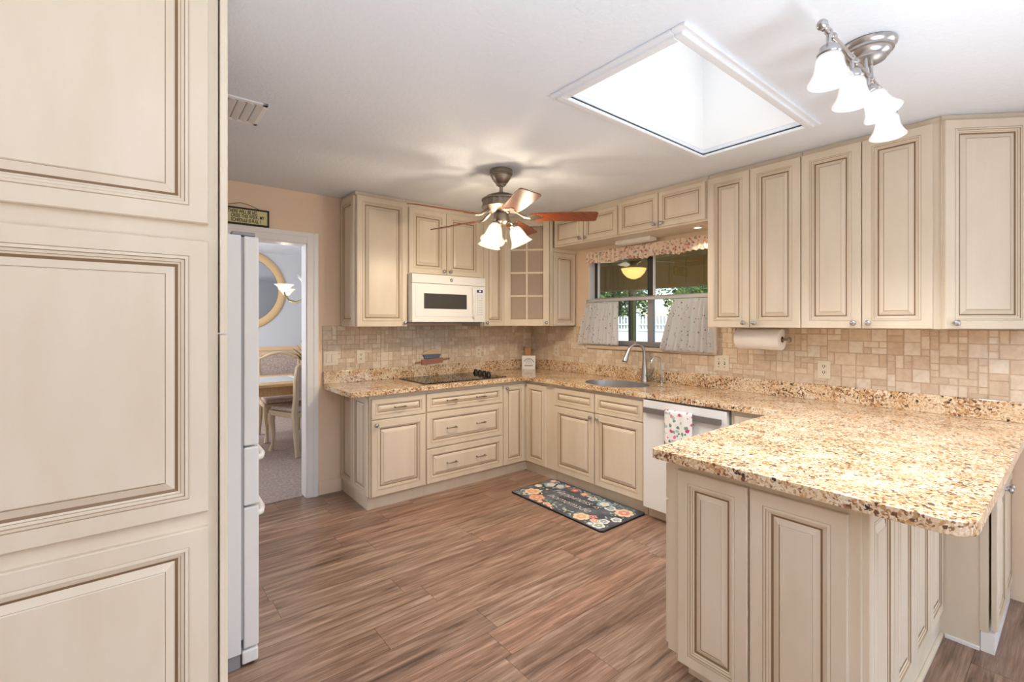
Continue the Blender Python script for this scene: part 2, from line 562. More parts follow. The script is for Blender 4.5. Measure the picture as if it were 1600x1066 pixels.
# skylight opening
SX0, SX1, SY0, SY1 = -1.963, -.761, -3.047, -2.479
T = .02
b = MB()
b.box((XW, YS, ZC), (SX0, .06, ZC + T), M['ceil'])
b.box((SX1, YS, ZC), (.15, .06, ZC + T), M['ceil'])
b.box((SX0, YS, ZC), (SX1, SY0, ZC + T), M['ceil'])
b.box((SX0, SY1, ZC), (SX1, .06, ZC + T), M['ceil'])
structure(b.build('ceiling'))
b = MB()
zt = 3.5
zs = ZC + T + .001
b.box((SX0 - .05, SY0 - .05, zs), (SX0, SY1 + .05, zt), M['shaft'])
b.box((SX1, SY0 - .05, zs), (SX1 + .05, SY1 + .05, zt), M['shaft'])
b.box((SX0, SY0 - .05, zs), (SX1, SY0, zt), M['shaft'])
b.box((SX0, SY1, zs), (SX1, SY1 + .05, zt), M['shaft'])
b.box((SX0 - .05, SY0 - .05, zt), (SX1 + .05, SY1 + .05, zt + .03), M['shaft'])
structure(b.build('ceiling_shaft'))
b = MB()                                   # stepped trim round the opening
for wd, hh in ((.056, .014), (.034, .026)):
    b.box((SX0 - wd, SY0 - wd, ZC - hh), (SX1 + wd, SY0, ZC), M['ceil_trim'])
    b.box((SX0 - wd, SY1, ZC - hh), (SX1 + wd, SY1 + wd, ZC), M['ceil_trim'])
    b.box((SX0 - wd, SY0, ZC - hh), (SX0, SY1, ZC), M['ceil_trim'])
    b.box((SX1, SY0, ZC - hh), (SX1 + wd, SY1, ZC), M['ceil_trim'])
structure(b.build('trim_1', bevel=.004))

# walls. doorway in the back wall, window in the right wall
DX0, DX1, DZ = -3.23, -2.418, 2.07
wallbox('wall_back', [((XW, 0, 0), (DX0, .12, ZC + .1)), ((DX0, 0, DZ), (DX1, .12, ZC + .1)), ((DX1, 0, 0), (.15, .12, ZC + .1))], M['wall'])
WY0, WY1, WZ0, WZ1 = -2.17, -.87, 1.205, 2.10
EY0, EY1, EZ1 = -6.7, -4.7, 2.1
wallbox('wall_right', [((0, WY1, 0), (.15, 0, ZC)), ((0, WY0, 0), (.15, WY1, WZ0)), ((0, WY0, WZ1), (.15, WY1, ZC)), ((0, EY1, 0), (.15, WY0, ZC)),
                       ((0, EY0, EZ1), (.15, EY1, ZC)), ((0, YS, 0), (.15, EY0, ZC))], M['wall'])
wallbox('wall_left', [((XW - .12, YS, 0), (XW, 4.6, 2.7))], M['wall'])
wallbox('wall_front', [((XW, YS - .12, 0), (-3.9, YS, ZC)), ((-.5, YS - .12, 0), (.15, YS, ZC)), ((-3.9, YS - .12, 2.35), (-.5, YS, ZC))], M['wall'])
b = MB()                                   # sliding patio door behind the camera
for x in (-3.9, -2.26, -2.2, -.56):
    b.box((x, YS - .07, 0), (x + .06, YS - .02, 2.35), M['white'])
b.box((-3.9, YS - .07, 2.29), (-.5, YS - .02, 2.35), M['white'])
b.box((-3.9, YS - .07, 0), (-.5, YS - .02, .07), M['white'])
structure(b.build('door_2'))
b = MB()
for yy in (EY0, -5.73, EY1 - .06):
    b.box((.05, yy, 0), (.1, yy + .06, EZ1), M['white'])
b.box((.05, EY0, EZ1 - .06), (.1, EY1, EZ1), M['white'])
structure(b.build('door_3'))

# doorway lining and casing
b = MB()
b.box((DX0 - .0, -.004, 0), (DX0 + .014, .125, DZ), M['white'])
b.box((DX1 - .014, -.004, 0), (DX1, .125, DZ), M['white'])
b.box((DX0, -.004, DZ - .014), (DX1, .125, DZ), M['white'])
for s, a0 in ((1, DX1 - .006), (-1, DX0 + .006)):
    b.box((a0, -.016, 0), (a0 + s * .086, 0, DZ + .08), M['white'])
    b.box((a0 + s * .05, -.021, 0), (a0 + s * .086, -.016, DZ + .08), M['white'])
b.box((DX0 + .006, -.0155, DZ - .006), (DX1 - .006, 0, DZ + .0795), M['white'])
b.box((DX0 + .006, -.0205, DZ + .044), (DX1 - .006, -.0155, DZ + .0795), M['white'])
structure(b.build('door_1', bevel=.003))
b = MB(); b.box((DX1 + .082, -.014, 0), (-2.152, 0, .112), M['wall'])
structure(b.build('baseboard_back', bevel=.004))

# ------------------------------------------------------------------ travertine mosaic backsplash
def mosaic(name, Ou, U, N, rects, cell=.0385):
    """irregular small tiles filling vertical rects (u0,v0,u1,v1) on a wall frame"""
    b = MB(); at = []
    O = V(Ou); U = V(U); N = V(N)
    F = (O, U, N)
    for (u0, v0, u1, v1) in rects:
        b.fbox(F, (u0, u1), (v0, v1), (0, .005), M['grout']); at += [0] * 6
        nx = max(1, round((u1 - u0) / cell)); ny = max(1, round((v1 - v0) / cell))
        cx = (u1 - u0) / nx; cy = (v1 - v0) / ny
        used = set()
        for j in range(ny):
            for i in range(nx):
                if (i, j) in used: continue
                opts = [(1, 1), (2, 1), (1, 2), (2, 2), (2, 2), (3, 2), (2, 1), (1, 1)]
                random.shuffle(opts)
                for (a, c) in opts + [(1, 1)]:
                    if i + a <= nx and j + c <= ny and all((i + p, j + q) not in used for p in range(a) for q in range(c)):
                        break
                for p in range(a):
                    for q in range(c): used.add((i + p, j + q))
                g = .0011 + random.random() * .0006
                x0, x1 = u0 + i * cx + g, u0 + (i + a) * cx - g
                y0, y1 = v0 + j * cy + g, v0 + (j + c) * cy - g
                h = .0078 + random.random() * .0012; e = .0022
                P = lambda s, t_, w_: O + U * s + V((0, 0, t_)) + N * w_
                vs = [P(x0, y0, .004), P(x1, y0, .004), P(x1, y1, .004), P(x0, y1, .004),
                      P(x0 + e, y0 + e, h), P(x1 - e, y0 + e, h), P(x1 - e, y1 - e, h), P(x0 + e, y1 - e, h)]
                b.add(vs, [(4, 5, 6, 7), (0, 1, 5, 4), (1, 2, 6, 5), (2, 3, 7, 6), (3, 0, 4, 7)], M['tile'])
                at += [random.random()] * 5
    return structure(b.build(name, attr=at))
mosaic('wall_tile_back', (-2.305, 0, 0), (1, 0, 0), (0, -1, 0), [(0, 1.0, 2.29, 1.395)])
mosaic('wall_tile_right', (0, 0, 0), (0, -1, 0), (-1, 0, 0), [(.01, 1.0, .855, 1.385), (.855, 1.0, 2.185, 1.165), (2.185, 1.0, 3.81, 1.385)])
b = MB(); b.box((-.012, -3.835, .0), (0.0, -3.812, 2.0), M['white']); structure(b.build('trim_2', bevel=.002))

# ------------------------------------------------------------------ cabinet fronts
RINGS = [(.003, 0, 'c'), (.044, 0, 'c'), (.0452, -.0015, 'h'), (.047, .001, 'c'), (.0535, .0016, 'c'), (.055, -.003, 'h'), (.062, -.0038, 'c'),
         (.0632, -.0065, 'h'), (.068, -.0085, 'c'), (.0752, -.0118, 'g'), (.095, -.0036, 'c'), (.0961, -.0046, 'g'), (.099, -.002, 'c')]

def front(b, F, u0, v0, u1, v1, s=1.0, t=.019, hole=False, start=0.0):
    """one raised-panel front between (u0,v0) and (u1,v1) of the frame, standing `start` off it"""
    O, U, N = F
    P = lambda a, c, d: O + U * a + V((0, 0, c)) + N * d
    C, G, H = M['cream'], M['glaze'], M['glaze_light']
    rings = [(0, start, 'c'), (0, start + t - .003, 'c')] + [((i if i <= .003 else i * s), start + t + d * (s if i > .05 else 1), k) for i, d, k in RINGS]
    if hole:
        rings = rings[:7] + [(.062 * s, start + t - .008, 'g')]
    prev = None
    for i, d, k in rings:
        cur = [P(u0 + i, v0 + i, d), P(u1 - i, v0 + i, d), P(u1 - i, v1 - i, d), P(u0 + i, v1 - i, d)]
        if prev is not None:
            b.add(prev + cur, [(j, (j + 1) % 4, 4 + (j + 1) % 4, 4 + j) for j in range(4)], {'c': C, 'g': G, 'h': H}[k])
        prev = cur
    if not hole:
        b.add(prev, [(0, 1, 2, 3)], C)
    a = P
    b.add([a(u0, v0, start), a(u1, v0, start), a(u1, v1, start), a(u0, v1, start)], [(3, 2, 1, 0)], C)

KNOB = [(.0, 0), (.0085, 0), (.0075, .002), (.005, .005), (.0045, .011), (.009, .0145), (.0145, .018), (.0155, .021), (.0145, .0245), (.010, .028), (.005, .0295), (0, .030)]

def knob(F, u, v, w0, parent, name='knob'):
    O, U, N = F
    b = MB(); b.lathe(O + U * u + V((0, 0, v)) + N * w0, N, KNOB, M['nickel'], 16)
    return b.build(name, parent)

def pull(F, u, v, w0, parent, L=.1):
    O, U, N = F
    P = lambda a, c, d: O + U * a + V((0, 0, c)) + N * d
    b = MB()
    for s in (-1, 1):
        b.lathe(P(u + s * L * .42, v, w0), N, [(0, 0), (.007, 0), (.0065, .003), (.0042, .006), (.0042, .024)], M['pewter'], 10)
    pts = [P(u + L * .5 * t, v + .004 * (1 - t * t), w0 + .021 + .010 * (1 - t * t)) for t in [i / 6 - 1 for i in range(13)]]
    b.tube(pts, [.0032 + .0022 * (1 - abs(i / 6 - 1)) for i in range(13)], M['pewter'], 8)
    return b.build('handle', parent)

def piece(fn, name, parent, bevel=0):
    b = MB(); fn(b); return b.build(name, parent, bevel)

def door(F, u0, v0, u1, v1, parent, kn=None, s=1.0, name='door'):
    b = MB(); front(b, F, u0, v0, u1, v1, s)
    d = b.build(name, parent)
    if kn: knob(F, kn[0], kn[1], .0185, d)
    return d

def drawer(F, u0, v0, u1, v1, parent, pulls=(), s=.72, name='drawer'):
    b = MB(); front(b, F, u0, v0, u1, v1, s)
    d = b.build(name, parent)
    for pu in pulls:
        pull(F, pu, (v0 + v1) / 2, .019 - .002 * s, d)
    return d

def fr(o, u, nrm):
    return (V(o), V(u), V(nrm))

ZB, ZT, ZCT = .107, .845, .876           # base door bottom, drawer top, underside of worktop
CF = .59                                 # base carcass front plane
FB = fr((0, -CF, 0), (1, 0, 0), (0, -1, 0))       # back run frame, u = x
FR = fr((-CF, 0, 0), (0, -1, 0), (-1, 0, 0))      # right run frame, u = -y

def carcass_back(t, x0, x1, name='body'):
    b = MB(); b.box((x0, -CF, .1), (x1, -.012, ZCT - .001), M['cream']); return b.build(name, t)
def carcass_right(t, u0, u1):
    b = MB(); b.box((-CF, -u1, .1), (-.012, -u0, ZCT - .001), M['cream']); return b.build('body', t)
def kick_back(t, x0, x1):
    b = MB(); b.box((x0, -.555, 0), (x1, -.03, .1), M['cream']); return b.build('toe_kick', t)
def kick_right(t, u0, u1):
    b = MB(); b.box((-.555, -u1, 0), (-.03, -u0, .1), M['cream']); return b.build('toe_kick', t)

# base cabinet by the doorway
t = thing('base_cabinet', (-1.9, -.3, 0), 'cream base cabinet with one drawer over one door beside the doorway', 'cabinet', 'base cabinets under the cooktop wall')
carcass_back(t, -2.14, -1.6695); kick_back(t, -2.14, -1.6695)
drawer(FB, -2.128, .69, -1.676, ZT, t, (-1.9,))
door(FB, -2.128, ZB, -1.676, .682, t, (-2.095, .648))
FE = fr((-2.14, 0, 0), (0, -1, 0), (-1, 0, 0))    # its panelled end, u = -y
for u0, u1 in ((.03, .285), (.295, .575)):
    b = MB(); front(b, FE, u0, ZB, u1, .862, .8, .017); b.build('end_panel', t)
# drawer stack under the cooktop
t = thing('drawer_cabinet', (-1.27, -.3, 0), 'cream base cabinet of three wide drawers below the black cooktop', 'cabinet', 'base cabinets under the cooktop wall')
carcass_back(t, -1.6685, -.8755); kick_back(t, -1.6685, -.8755)
for v0, v1 in ((.695, ZT), (.396, .684), (ZB, .386)):
    drawer(FB, -1.664, v0, -.888, v1, t, (-1.43, -1.13), .72 if v0 > .6 else .85)
# corner cabinet
t = thing('corner_cabinet', (-.45, -.45, 0), 'cream corner base cabinet with two narrow doors meeting in the inside corner', 'cabinet', 'base cabinets under the cooktop wall')
b = MB()
b.prism([(-.8745, -.012), (-.8745, -CF), (-CF, -CF), (-CF, -.984), (-.012, -.984), (-.012, -.012)], .1, ZCT - .001, M['cream']); b.build('body', t)
b = MB()
b.prism([(-.8745, -.03), (-.8745, -.555), (-.555, -.555), (-.555, -.984), (-.03, -.984), (-.03, -.03)], 0, .1, M['cream']); b.build('toe_kick', t)
door(FB, -.868, ZB, -.622, ZT, t, (-.842, .815), .8)
door(FR, .622, ZB, .885, ZT, t, None, .8)
# sink base
t = thing('sink_cabinet', (-.3, -1.46, 0), 'cream base cabinet with two false drawer fronts over two doors under the sink', 'cabinet', 'base cabinets on the window wall')
b = MB()
b.box((-CF, -1.937, .1), (-.572, -.9855, ZCT - .001), M['cream']); b.box((-.572, -1.937, .1), (-.012, -1.92, ZCT - .001), M['cream']); b.box((-.572, -1.003, .1), (-.012, -.9855, ZCT - .001), M['cream'])
b.box((-.572, -1.92, .1), (-.012, -1.003, .118), M['cream']); b.box((-.024, -1.92, .118), (-.012, -1.003, .6), M['cream']); b.build('body', t); kick_right(t, .9855, 1.937)
for u0, u1, ku in ((.995, 1.460, 1.430), (1.468, 1.930, 1.500)):
    drawer(FR, u0, .69, u1, ZT, t, (), .72, 'drawer_front')
    door(FR, u0, ZB, u1, .682, t, (ku, .648))
# narrow cabinet hidden behind the peninsula corner
t = thing('base_cabinet', (-.3, -2.72, 0), 'narrow cream base cabinet between the dishwasher and the peninsula', 'cabinet', 'base cabinets on the window wall')
carcass_right(t, 2.575, 2.9); kick_right(t, 2.575, 2.9)
drawer(FR, 2.60, .69, 2.865, ZT, t, (), .7)
door(FR, 2.60, ZB, 2.865, .682, t, None, .8)

# dishwasher
t = thing('dishwasher', (-.3, -2.255, 0), 'white front dishwasher with recessed handle coloured in shade grey under the granite', 'dishwasher')
b = MB(); b.box((-.585, -2.567, .1), (-.02, -1.944, .868), M['appl_grey']); b.build('body', t)
b = MB(); b.box((-.628, -2.562, .085), (-.588, -1.946, .862), M['appl']); d = b.build('door', t, .004)
b = MB(); b.box((-.654, -2.535, .774), (-.640, -1.965, .812), M['dw_bar']); b.box((-.641, -2.53, .780), (-.626, -2.50, .806), M['dw_bar']); b.box((-.641, -2.0, .780), (-.626, -1.97, .806), M['dw_bar'])
sub(b.build('handle', d), 'bar handle with recess shade in its grey colour')
b = MB(); b.box((-.555, -2.567, 0), (-.03, -1.944, .1), M['cream']); b.build('toe_kick', t)
# towel over the handle
b = MB(); ncol, nrow = 16, 16
vs = []; fs = []
for j in range(nrow + 1):
    for i in range(ncol + 1):
        u = 2.142 + .205 * i / ncol; v = .822 - .24 * j / nrow
        wob = .004 * math.sin(i * .9 + .3) * min(1, j / 4)
        vs.append((-.660 + wob - (0.0 if j else -.006), -u, v))
for j in range(nrow):
    for i in range(ncol):
        a = j * (ncol + 1) + i; fs.append((a, a + 1, a + ncol + 2, a + ncol + 1))
b.add(vs, fs, M['towel'], True)
vs = [(-.654, -2.142, .822), (-.654, -2.347, .822), (-.636, -2.347, .819), (-.636, -2.142, .819), (-.636, -2.347, .72), (-.636, -2.142, .72)]
b.add(vs, [(0, 1, 2, 3), (3, 2, 4, 5)], M['towel'], True)
tag(b.build('dish_towel', solid=.003), 'white dish towel printed with pink roses over the dishwasher handle', 'towel')

# ------------------------------------------------------------------ peninsula
PX, PN, PB = -1.81, -2.905, -3.555       # end plane, kitchen side, back side
t = thing('peninsula_cabinet', (-1.2, -3.23, 0), 'cream peninsula cabinet with panelled end and back below the broad granite top', 'cabinet')
b = MB(); b.box((PX, PB, .09), (-.64, PN, ZCT - .001), M['cream']); b.build('body', t)
b = MB(); b.box((PX + .05, PB + .03, 0), (-.64, PN - .06, .09), M['cream']); b.build('toe_kick', t)
FP = fr((PX, 0, 0), (0, -1, 0), (-1, 0, 0))
for u0, u1 in ((2.957, 3.229), (3.237, 3.527)):
    b = MB(); front(b, FP, u0, .075, u1, .838, 1.0); b.build('end_panel', t)
FK = fr((0, PN, 0), (1, 0, 0), (0, 1, 0))
dw = [(-1.80, -1.42), (-1.41, -1.03)]
for u0, u1 in dw:
    drawer(FK, u0, .70, u1, .845, t, (), .72); door(FK, u0, .107, u1, .69, t, ((u0 + u1) / 2, .63))
FQ = fr((0, PB, 0), (1, 0, 0), (0, -1, 0))
for u0, u1 in ((-1.79, -1.515), (-1.505, -1.23), (-1.22, -.945), (-.935, -.66)):
    b = MB(); front(b, FQ, u0, .115, u1, .852, .95); b.build('back_panel', t)
b = MB(); b.box((PX, PB - .006, 0), (-.656, PB + .03, .0895), M['cream']); b.box((PX, PB - .02, 0), (-.665, PB - .0062, .018), M['cream']); b.build('base_trim', t, .002)

# cabinet under the end of the worktop, facing the room behind
t = thing('base_cabinet', (-.33, -3.65, 0), 'cream base cabinet with plain side panel tucked behind the peninsula overhang', 'cabinet')
b = MB(); b.box((-.64, -3.717, .09), (-.015, -3.557, ZCT - .001), M['cream']); b.build('body', t)
b = MB(); b.box((-.655, -3.69, 0), (-.6402, -3.557, ZCT - .001), M['cream']); b.build('side_panel', t)
b = MB(); b.box((-.658, -3.717, .088), (-.6402, -3.6903, ZCT - .001), M['cream']); b.build('stile', t)
b = MB(); b.box((-.655, -3.735, 0), (-.03, -3.692, .086), M['white']); b.build('toe_kick', t)
b = MB(); b.box((-.664, -3.69, 0), (-.6552, -3.578, .014), M['white']); b.build('base_trim', t)
FBar = fr((0, -3.725, 0), (1, 0, 0), (0, -1, 0))
for u0, u1, ku in ((-.652, -.345, -.375), (-.335, -.03, -.305)):
    d = drawer(FBar, u0, .70, u1, .848, t, ((u0 + u1) / 2,), .72)
    door(FBar, u0, .10, u1, .69, t, (ku, .65), .9)

# ------------------------------------------------------------------ worktop, one continuous piece, with its upstand
def arc(cx, cy, r, a0, a1, k=8):
    return [(cx + r * math.cos(math.radians(a0 + (a1 - a0) * i / k)), cy + r * math.sin(math.radians(a0 + (a1 - a0) * i / k))) for i in range(k + 1)]
SINK = (-.36, -1.495, .228, .29)
bm = bmesh.new()
outline = [(-.012, -.012), (-2.30, -.012)] + arc(-2.27, -.61, .03, 180, 270, 4) + [(-.635, -.64)] + \
          arc(-.655, -2.852, .02, 360, 270, 3)[:0] + [(-.635, -2.872)] + arc(-1.865, -2.892, .02, 90, 180, 4) + arc(-1.815, -3.74, .07, 180, 270, 8) + [(-.012, -3.81)]
hole = [(SINK[0] + SINK[2] * math.cos(2 * PI * i / 48), SINK[1] + SINK[3] * math.sin(2 * PI * i / 48)) for i in range(48)]
for loop in (outline, hole):
    vs = [bm.verts.new((x, y, ZCT)) for x, y in loop]
    for i in range(len(vs)): bm.edges.new((vs[i], vs[(i + 1) % len(vs)]))
bmesh.ops.triangle_fill(bm, edges=bm.edges[:], use_beauty=True)
ext = bmesh.ops.extrude_face_region(bm, geom=bm.faces[:])
bmesh.ops.translate(bm, vec=(0, 0, .914 - ZCT), verts=[e for e in ext['geom'] if isinstance(e, bmesh.types.BMVert)])
b = MB()
bm.verts.index_update()
b.add([v.co.copy() for v in bm.verts], [[v.index for v in f.verts] for f in bm.faces], M['granite'])
bm.free()
top = b.build('countertop', bevel=.007)
tag(top, 'gold speckled granite countertop running along both walls and out over the peninsula', 'countertop')
b = MB(); b.box((-2.30, -.032, .9142), (-.033, -.012, 1.018), M['granite']); b.build('upstand', top, .003)
b = MB(); b.box((-.032, -3.81, .9142), (-.012, -.012, 1.018), M['granite']); b.build('upstand', top, .003)

# sink
b = MB()
rg = []
for s, z in ((.996, .876), (.996, .9085), (.985, .9085), (.975, .80), (.93, .715), (.80, .685), (.12, .676)):
    rg.append([(SINK[0] + SINK[2] * s * math.cos(2 * PI * i / 48), SINK[1] + SINK[3] * s * math.sin(2 * PI * i / 48), z) for i in range(48)])
vs = [p for q in rg for p in q]
fs = [(k * 48 + i, k * 48 + (i + 1) % 48, (k + 1) * 48 + (i + 1) % 48, (k + 1) * 48 + i) for k in range(len(rg) - 1) for i in range(48)]
b.add(vs, fs, M['steel'], True)
s_ = b.build('sink')
tag(s_, 'oval stainless steel sink basin set below the granite', 'sink')
b = MB(); b.lathe((SINK[0], SINK[1], .677), (0, 0, 1), [(.045, 0), (.04, .003), (.03, -.002), (0, -.004)], M['chrome'], 20); b.build('drain', s_)

# main faucet
FX, FY = -.10, -1.585
t = thing('kitchen_faucet', (FX, FY, .914), 'tall brushed pull-down gooseneck faucet behind the sink', 'faucet')
b = MB(); b.lathe((FX, FY, .914), (0, 0, 1), [(0, 0), (.03, 0), (.031, .006), (.028, .012), (.0265, .07), (.0245, .11), (.018, .15), (.0145, .17), (.0145, .18)], M['nickel'], 24); b.build('base', t)
b = MB()
dx, dy = -.92, .39
R_ = .078
pts = [(FX, FY, 1.085), (FX, FY, 1.15)] + [(FX + dx * R_ * (1 - math.cos(math.radians(a))), FY + dy * R_ * (1 - math.cos(math.radians(a))), 1.16 + R_ * math.sin(math.radians(a))) for a in range(0, 171, 15)]
b.tube(pts, .0142, M['nickel'], 14); b.build('neck', t)
e = V(pts[-1]); dirv = (V(pts[-1]) - V(pts[-2])).normalized()
b = MB(); b.lathe(e, dirv, [(.0, -.002), (.0145, -.002), (.0148, .01), (.017, .035), (.0215, .075), (.0225, .092), (.020, .094), (0, .093)], M['nickel'], 20)
b.lathe(e + dirv * .0935, dirv, [(.0205, 0), (.0195, .004), (0, .004)], M['black_plastic'], 20)
b.build('spray_head', t)
b = MB()
b.tube([(FX, FY, .972), (FX + .004, FY - .05, .974)], .019, M['nickel'], 14)
b.tube([(FX + .004, FY - .05, .974), (FX + .004, FY - .068, .985), (FX + .0, FY - .085, 1.012), (FX - .002, FY - .096, 1.042)], [.012, .0085, .006, .005], M['nickel'], 10)
b.build('lever', t)
# filtered water tap
GX, GY = -.075, -1.735
t = thing('water_filter_tap', (GX, GY, .914), 'small slim chrome gooseneck tap to one side of the big faucet', 'faucet')
b = MB(); b.lathe((GX, GY, .914), (0, 0, 1), [(0, 0), (.02, 0), (.02, .004), (.012, .01), (.011, .03), (.014, .036), (.014, .046), (.006, .052)], M['chrome'], 18); b.build('base', t)
b = MB(); R_ = .045
pts = [(GX, GY, .96), (GX, GY, 1.09)] + [(GX - .9 * R_ * (1 - math.cos(math.radians(a))), GY + .42 * R_ * (1 - math.cos(math.radians(a))), 1.095 + R_ * math.sin(math.radians(a))) for a in range(0, 151, 15)]
pts.append((pts[-1][0] - .012, pts[-1][1] + .006, pts[-1][2] - .035))
b.tube(pts, .0052, M['chrome'], 10); b.build('spout', t)
b = MB(); b.tube([(GX, GY, .955), (GX - .02, GY + .012, .962), (GX - .034, GY + .022, .966)], [.006, .004, .004], M['chrome'], 8); b.build('lever', t)

# cooktop
t = thing('cooktop', (-1.23, -.32, .914), 'black glass electric cooktop set flat on the granite', 'cooktop')
b = MB(); b.box((-1.655, -.575, .9145), (-.81, -.075, .9215), M['black_glass']); b.build('glass_top', t, .003)
m = mat('faint_burner_ring', (46, 44, 44), .15)
for cx, cy, rr in ((-1.45, -.44, .10), (-1.45, -.2, .075), (-1.08, -.45, .075), (-1.1, -.2, .095)):
    b = MB(); b.lathe((cx, cy, .9216), (0, 0, 1), [(rr, 0), (rr, .0002), (rr - .004, .0002), (rr - .004, 0)], m, 32); b.build('burner_ring', t)
for i in range(4):
    b = MB(); b.lathe((-.865 - .012 * i, -.145 - .088 * i, .9218), (0, 0, 1), [(0, 0), (.027, 0), (.026, .006), (.021, .012), (.019, .028), (.015, .031), (0, .031)], M['black_plastic'], 18)
    b.box((-.865 - .012 * i - .004, -.145 - .088 * i - .02, .945), (-.865 - .012 * i + .004, -.145 - .088 * i + .02, .958), M['black_plastic'])
    b.build('knob', t)

# ------------------------------------------------------------------ wall cabinets
ZU, ZUT = 1.389, 2.441
UF = .326                               # carcass front
FUB = fr((0, -UF, 0), (1, 0, 0), (0, -1, 0))
FUR = fr((-UF, 0, 0), (0, -1, 0), (-1, 0, 0))
def ubody_back(t, x0, x1, z0, z1=ZUT):
    b = MB(); b.box((x0, -UF, z0), (x1, -.012, z1), M['cream']); b.box((x0 + .001, -UF + .012, z1), (x1 - .001, -.012, ZC - .002), M['cream']); return b.build('body', t)
def ubody_right(t, u0, u1, z0, z1=ZUT):
    b = MB(); b.box((-UF, -u1, z0), (-.012, -u0, z1), M['cream']); b.box((-UF + .012, -u1 + .001, z1), (-.012, -u0 - .001, ZC - .002), M['cream']); return b.build('body', t)

t = thing('wall_cabinet', (-1.925, -.17, ZU), 'tall cream single-door wall cabinet by the doorway with panelled side', 'cabinet', 'wall cabinets above the cooktop')
ubody_back(t, -2.143, -1.7035, ZU)
door(FUB, -2.141, ZU + .001, -1.7075, ZUT - .001, t, (-1.732, ZU + .032))
FUE = fr((-2.143, 0, 0), (0, -1, 0), (-1, 0, 0))
b = MB(); front(b, FUE, .03, ZU + .004, .315, ZUT - .004, .85, .017); b.build('end_panel', t)

t = thing('wall_cabinet', (-1.32, -.17, 1.845), 'short cream two-door wall cabinet directly over the microwave', 'cabinet', 'wall cabinets above the cooktop')
ubody_back(t, -1.7025, -.94, 1.842)
door(FUB, -1.69, 1.85, -1.322, 2.41, t, (-1.352, 1.882)); door(FUB, -1.316, 1.85, -.948, 2.41, t, (-1.286, 1.882))

t = thing('wall_cabinet', (-.79, -.17, ZU), 'narrow cream wall cabinet between the microwave and the glass corner cabinet', 'cabinet', 'wall cabinets above the cooktop')
ubody_back(t, -.939, -.647, ZU)
door(FUB, -.905, ZU + .001, -.652, 2.41, t, (-.878, ZU + .032), .9)

# diagonal glass-door corner cabinet (hollow, with shelves)
A_, B_ = V((-.646, -UF, 0)), V((-UF, -.646, 0))
U_ = (B_ - A_).normalized(); N_ = V((-U_.y * -1 * -1, U_.x, 0)); N_ = V((-.70711, -.70711, 0))
LD = (B_ - A_).length
FD = (A_, U_, N_)
t = thing('corner_wall_cabinet', (-.3, -.3, ZU), 'cream diagonal corner wall cabinet with eight-pane glass door', 'cabinet', 'wall cabinets above the cooktop')
b = MB()
poly = [(-.646, -.012), (-.646, -UF), (-UF, -.646), (-UF, -.696), (-.012, -.696), (-.012, -.012)]
for z0, z1 in ((ZU, ZU + .018), (ZUT - .04, ZC - .002)):
    b.prism(poly, z0, z1, M['cream'])
b.box((-.646, -UF, ZU), (-.630, -.012, ZUT), M['cream'])
b.box((-UF, -.696, ZU), (-.012, -.680, ZUT), M['cream'])
b.box((-UF, -.696, ZU), (-UF + .018, -.646, ZUT), M['cream'])
b.box((-UF - .018, -.696, ZU), (-UF, -.664, ZUT), M['cream'])
b.prism([(-.646, -UF), (-.60, -UF - .046), (-.60, -UF - .02), (-.63, -UF)], ZU, ZUT, M['cream'])
b.prism([(-UF, -.646), (-UF - .046, -.60), (-UF - .02, -.60), (-UF + .016, -.646)], ZU, ZUT, M['cream'])
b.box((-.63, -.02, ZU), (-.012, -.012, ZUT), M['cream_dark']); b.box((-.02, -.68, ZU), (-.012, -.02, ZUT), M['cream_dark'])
b.build('body', t)
ins = [(-.628, -.022), (-.628, -UF + .02), (-UF - .01, -.61), (-UF + .02, -.676), (-.022, -.676), (-.022, -.022)]
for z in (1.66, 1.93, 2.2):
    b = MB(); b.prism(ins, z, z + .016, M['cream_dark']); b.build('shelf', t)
b = MB(); dz0, dz1 = ZU + .002, ZUT - .004
st = .066
b.fbox(FD, (.004, st), (dz0, dz1), (0, .02), M['cream']); b.fbox(FD, (LD - st, LD - .004), (dz0, dz1), (0, .02), M['cream'])
b.fbox(FD, (st, LD - st), (dz0, dz0 + st), (0, .02), M['cream']); b.fbox(FD, (st, LD - st), (dz1 - st, dz1), (0, .02), M['cream'])
for e0, e1, f0, f1 in ((st, st + .004, dz0 + st, dz1 - st), (LD - st - .004, LD - st, dz0 + st, dz1 - st), (st, LD - st, dz0 + st, dz0 + st + .004), (st, LD - st, dz1 - st - .004, dz1 - st)):
    b.fbox(FD, (e0, e1), (f0, f1), (0, .017), M['glaze'])
d = b.build('door', t, .002)
b = MB(); mid = LD / 2
b.fbox(FD, (mid - .009, mid + .009), (dz0 + st, dz1 - st), (.004, .018), M['cream'])
gh = (dz1 - dz0 - 2 * st) / 4
for k in range(1, 4):
    z = dz0 + st + gh * k; b.fbox(FD, (st, LD - st), (z - .009, z + .009), (.004, .018), M['cream'])
b.build('muntin_grid', d, .002)
b = MB(); b.fbox(FD, (st, LD - st), (dz0 + st, dz1 - st), (.006, .010), M['seeded']); b.build('glass', d)
knob(FD, LD - .033, ZU + .033, .0195, d)
FFL = fr((0, -.696, 0), (1, 0, 0), (0, -1, 0))
b = MB(); front(b, FFL, -.322, ZU + .003, -.03, 2.11, .8, .012); b.build('side_panel', t)
b = MB(); b.fbox(FFL, (-.326, -.012), (2.115, 2.15), (0, .012), M['cream']); b.build('side_rail', t)
tea = []
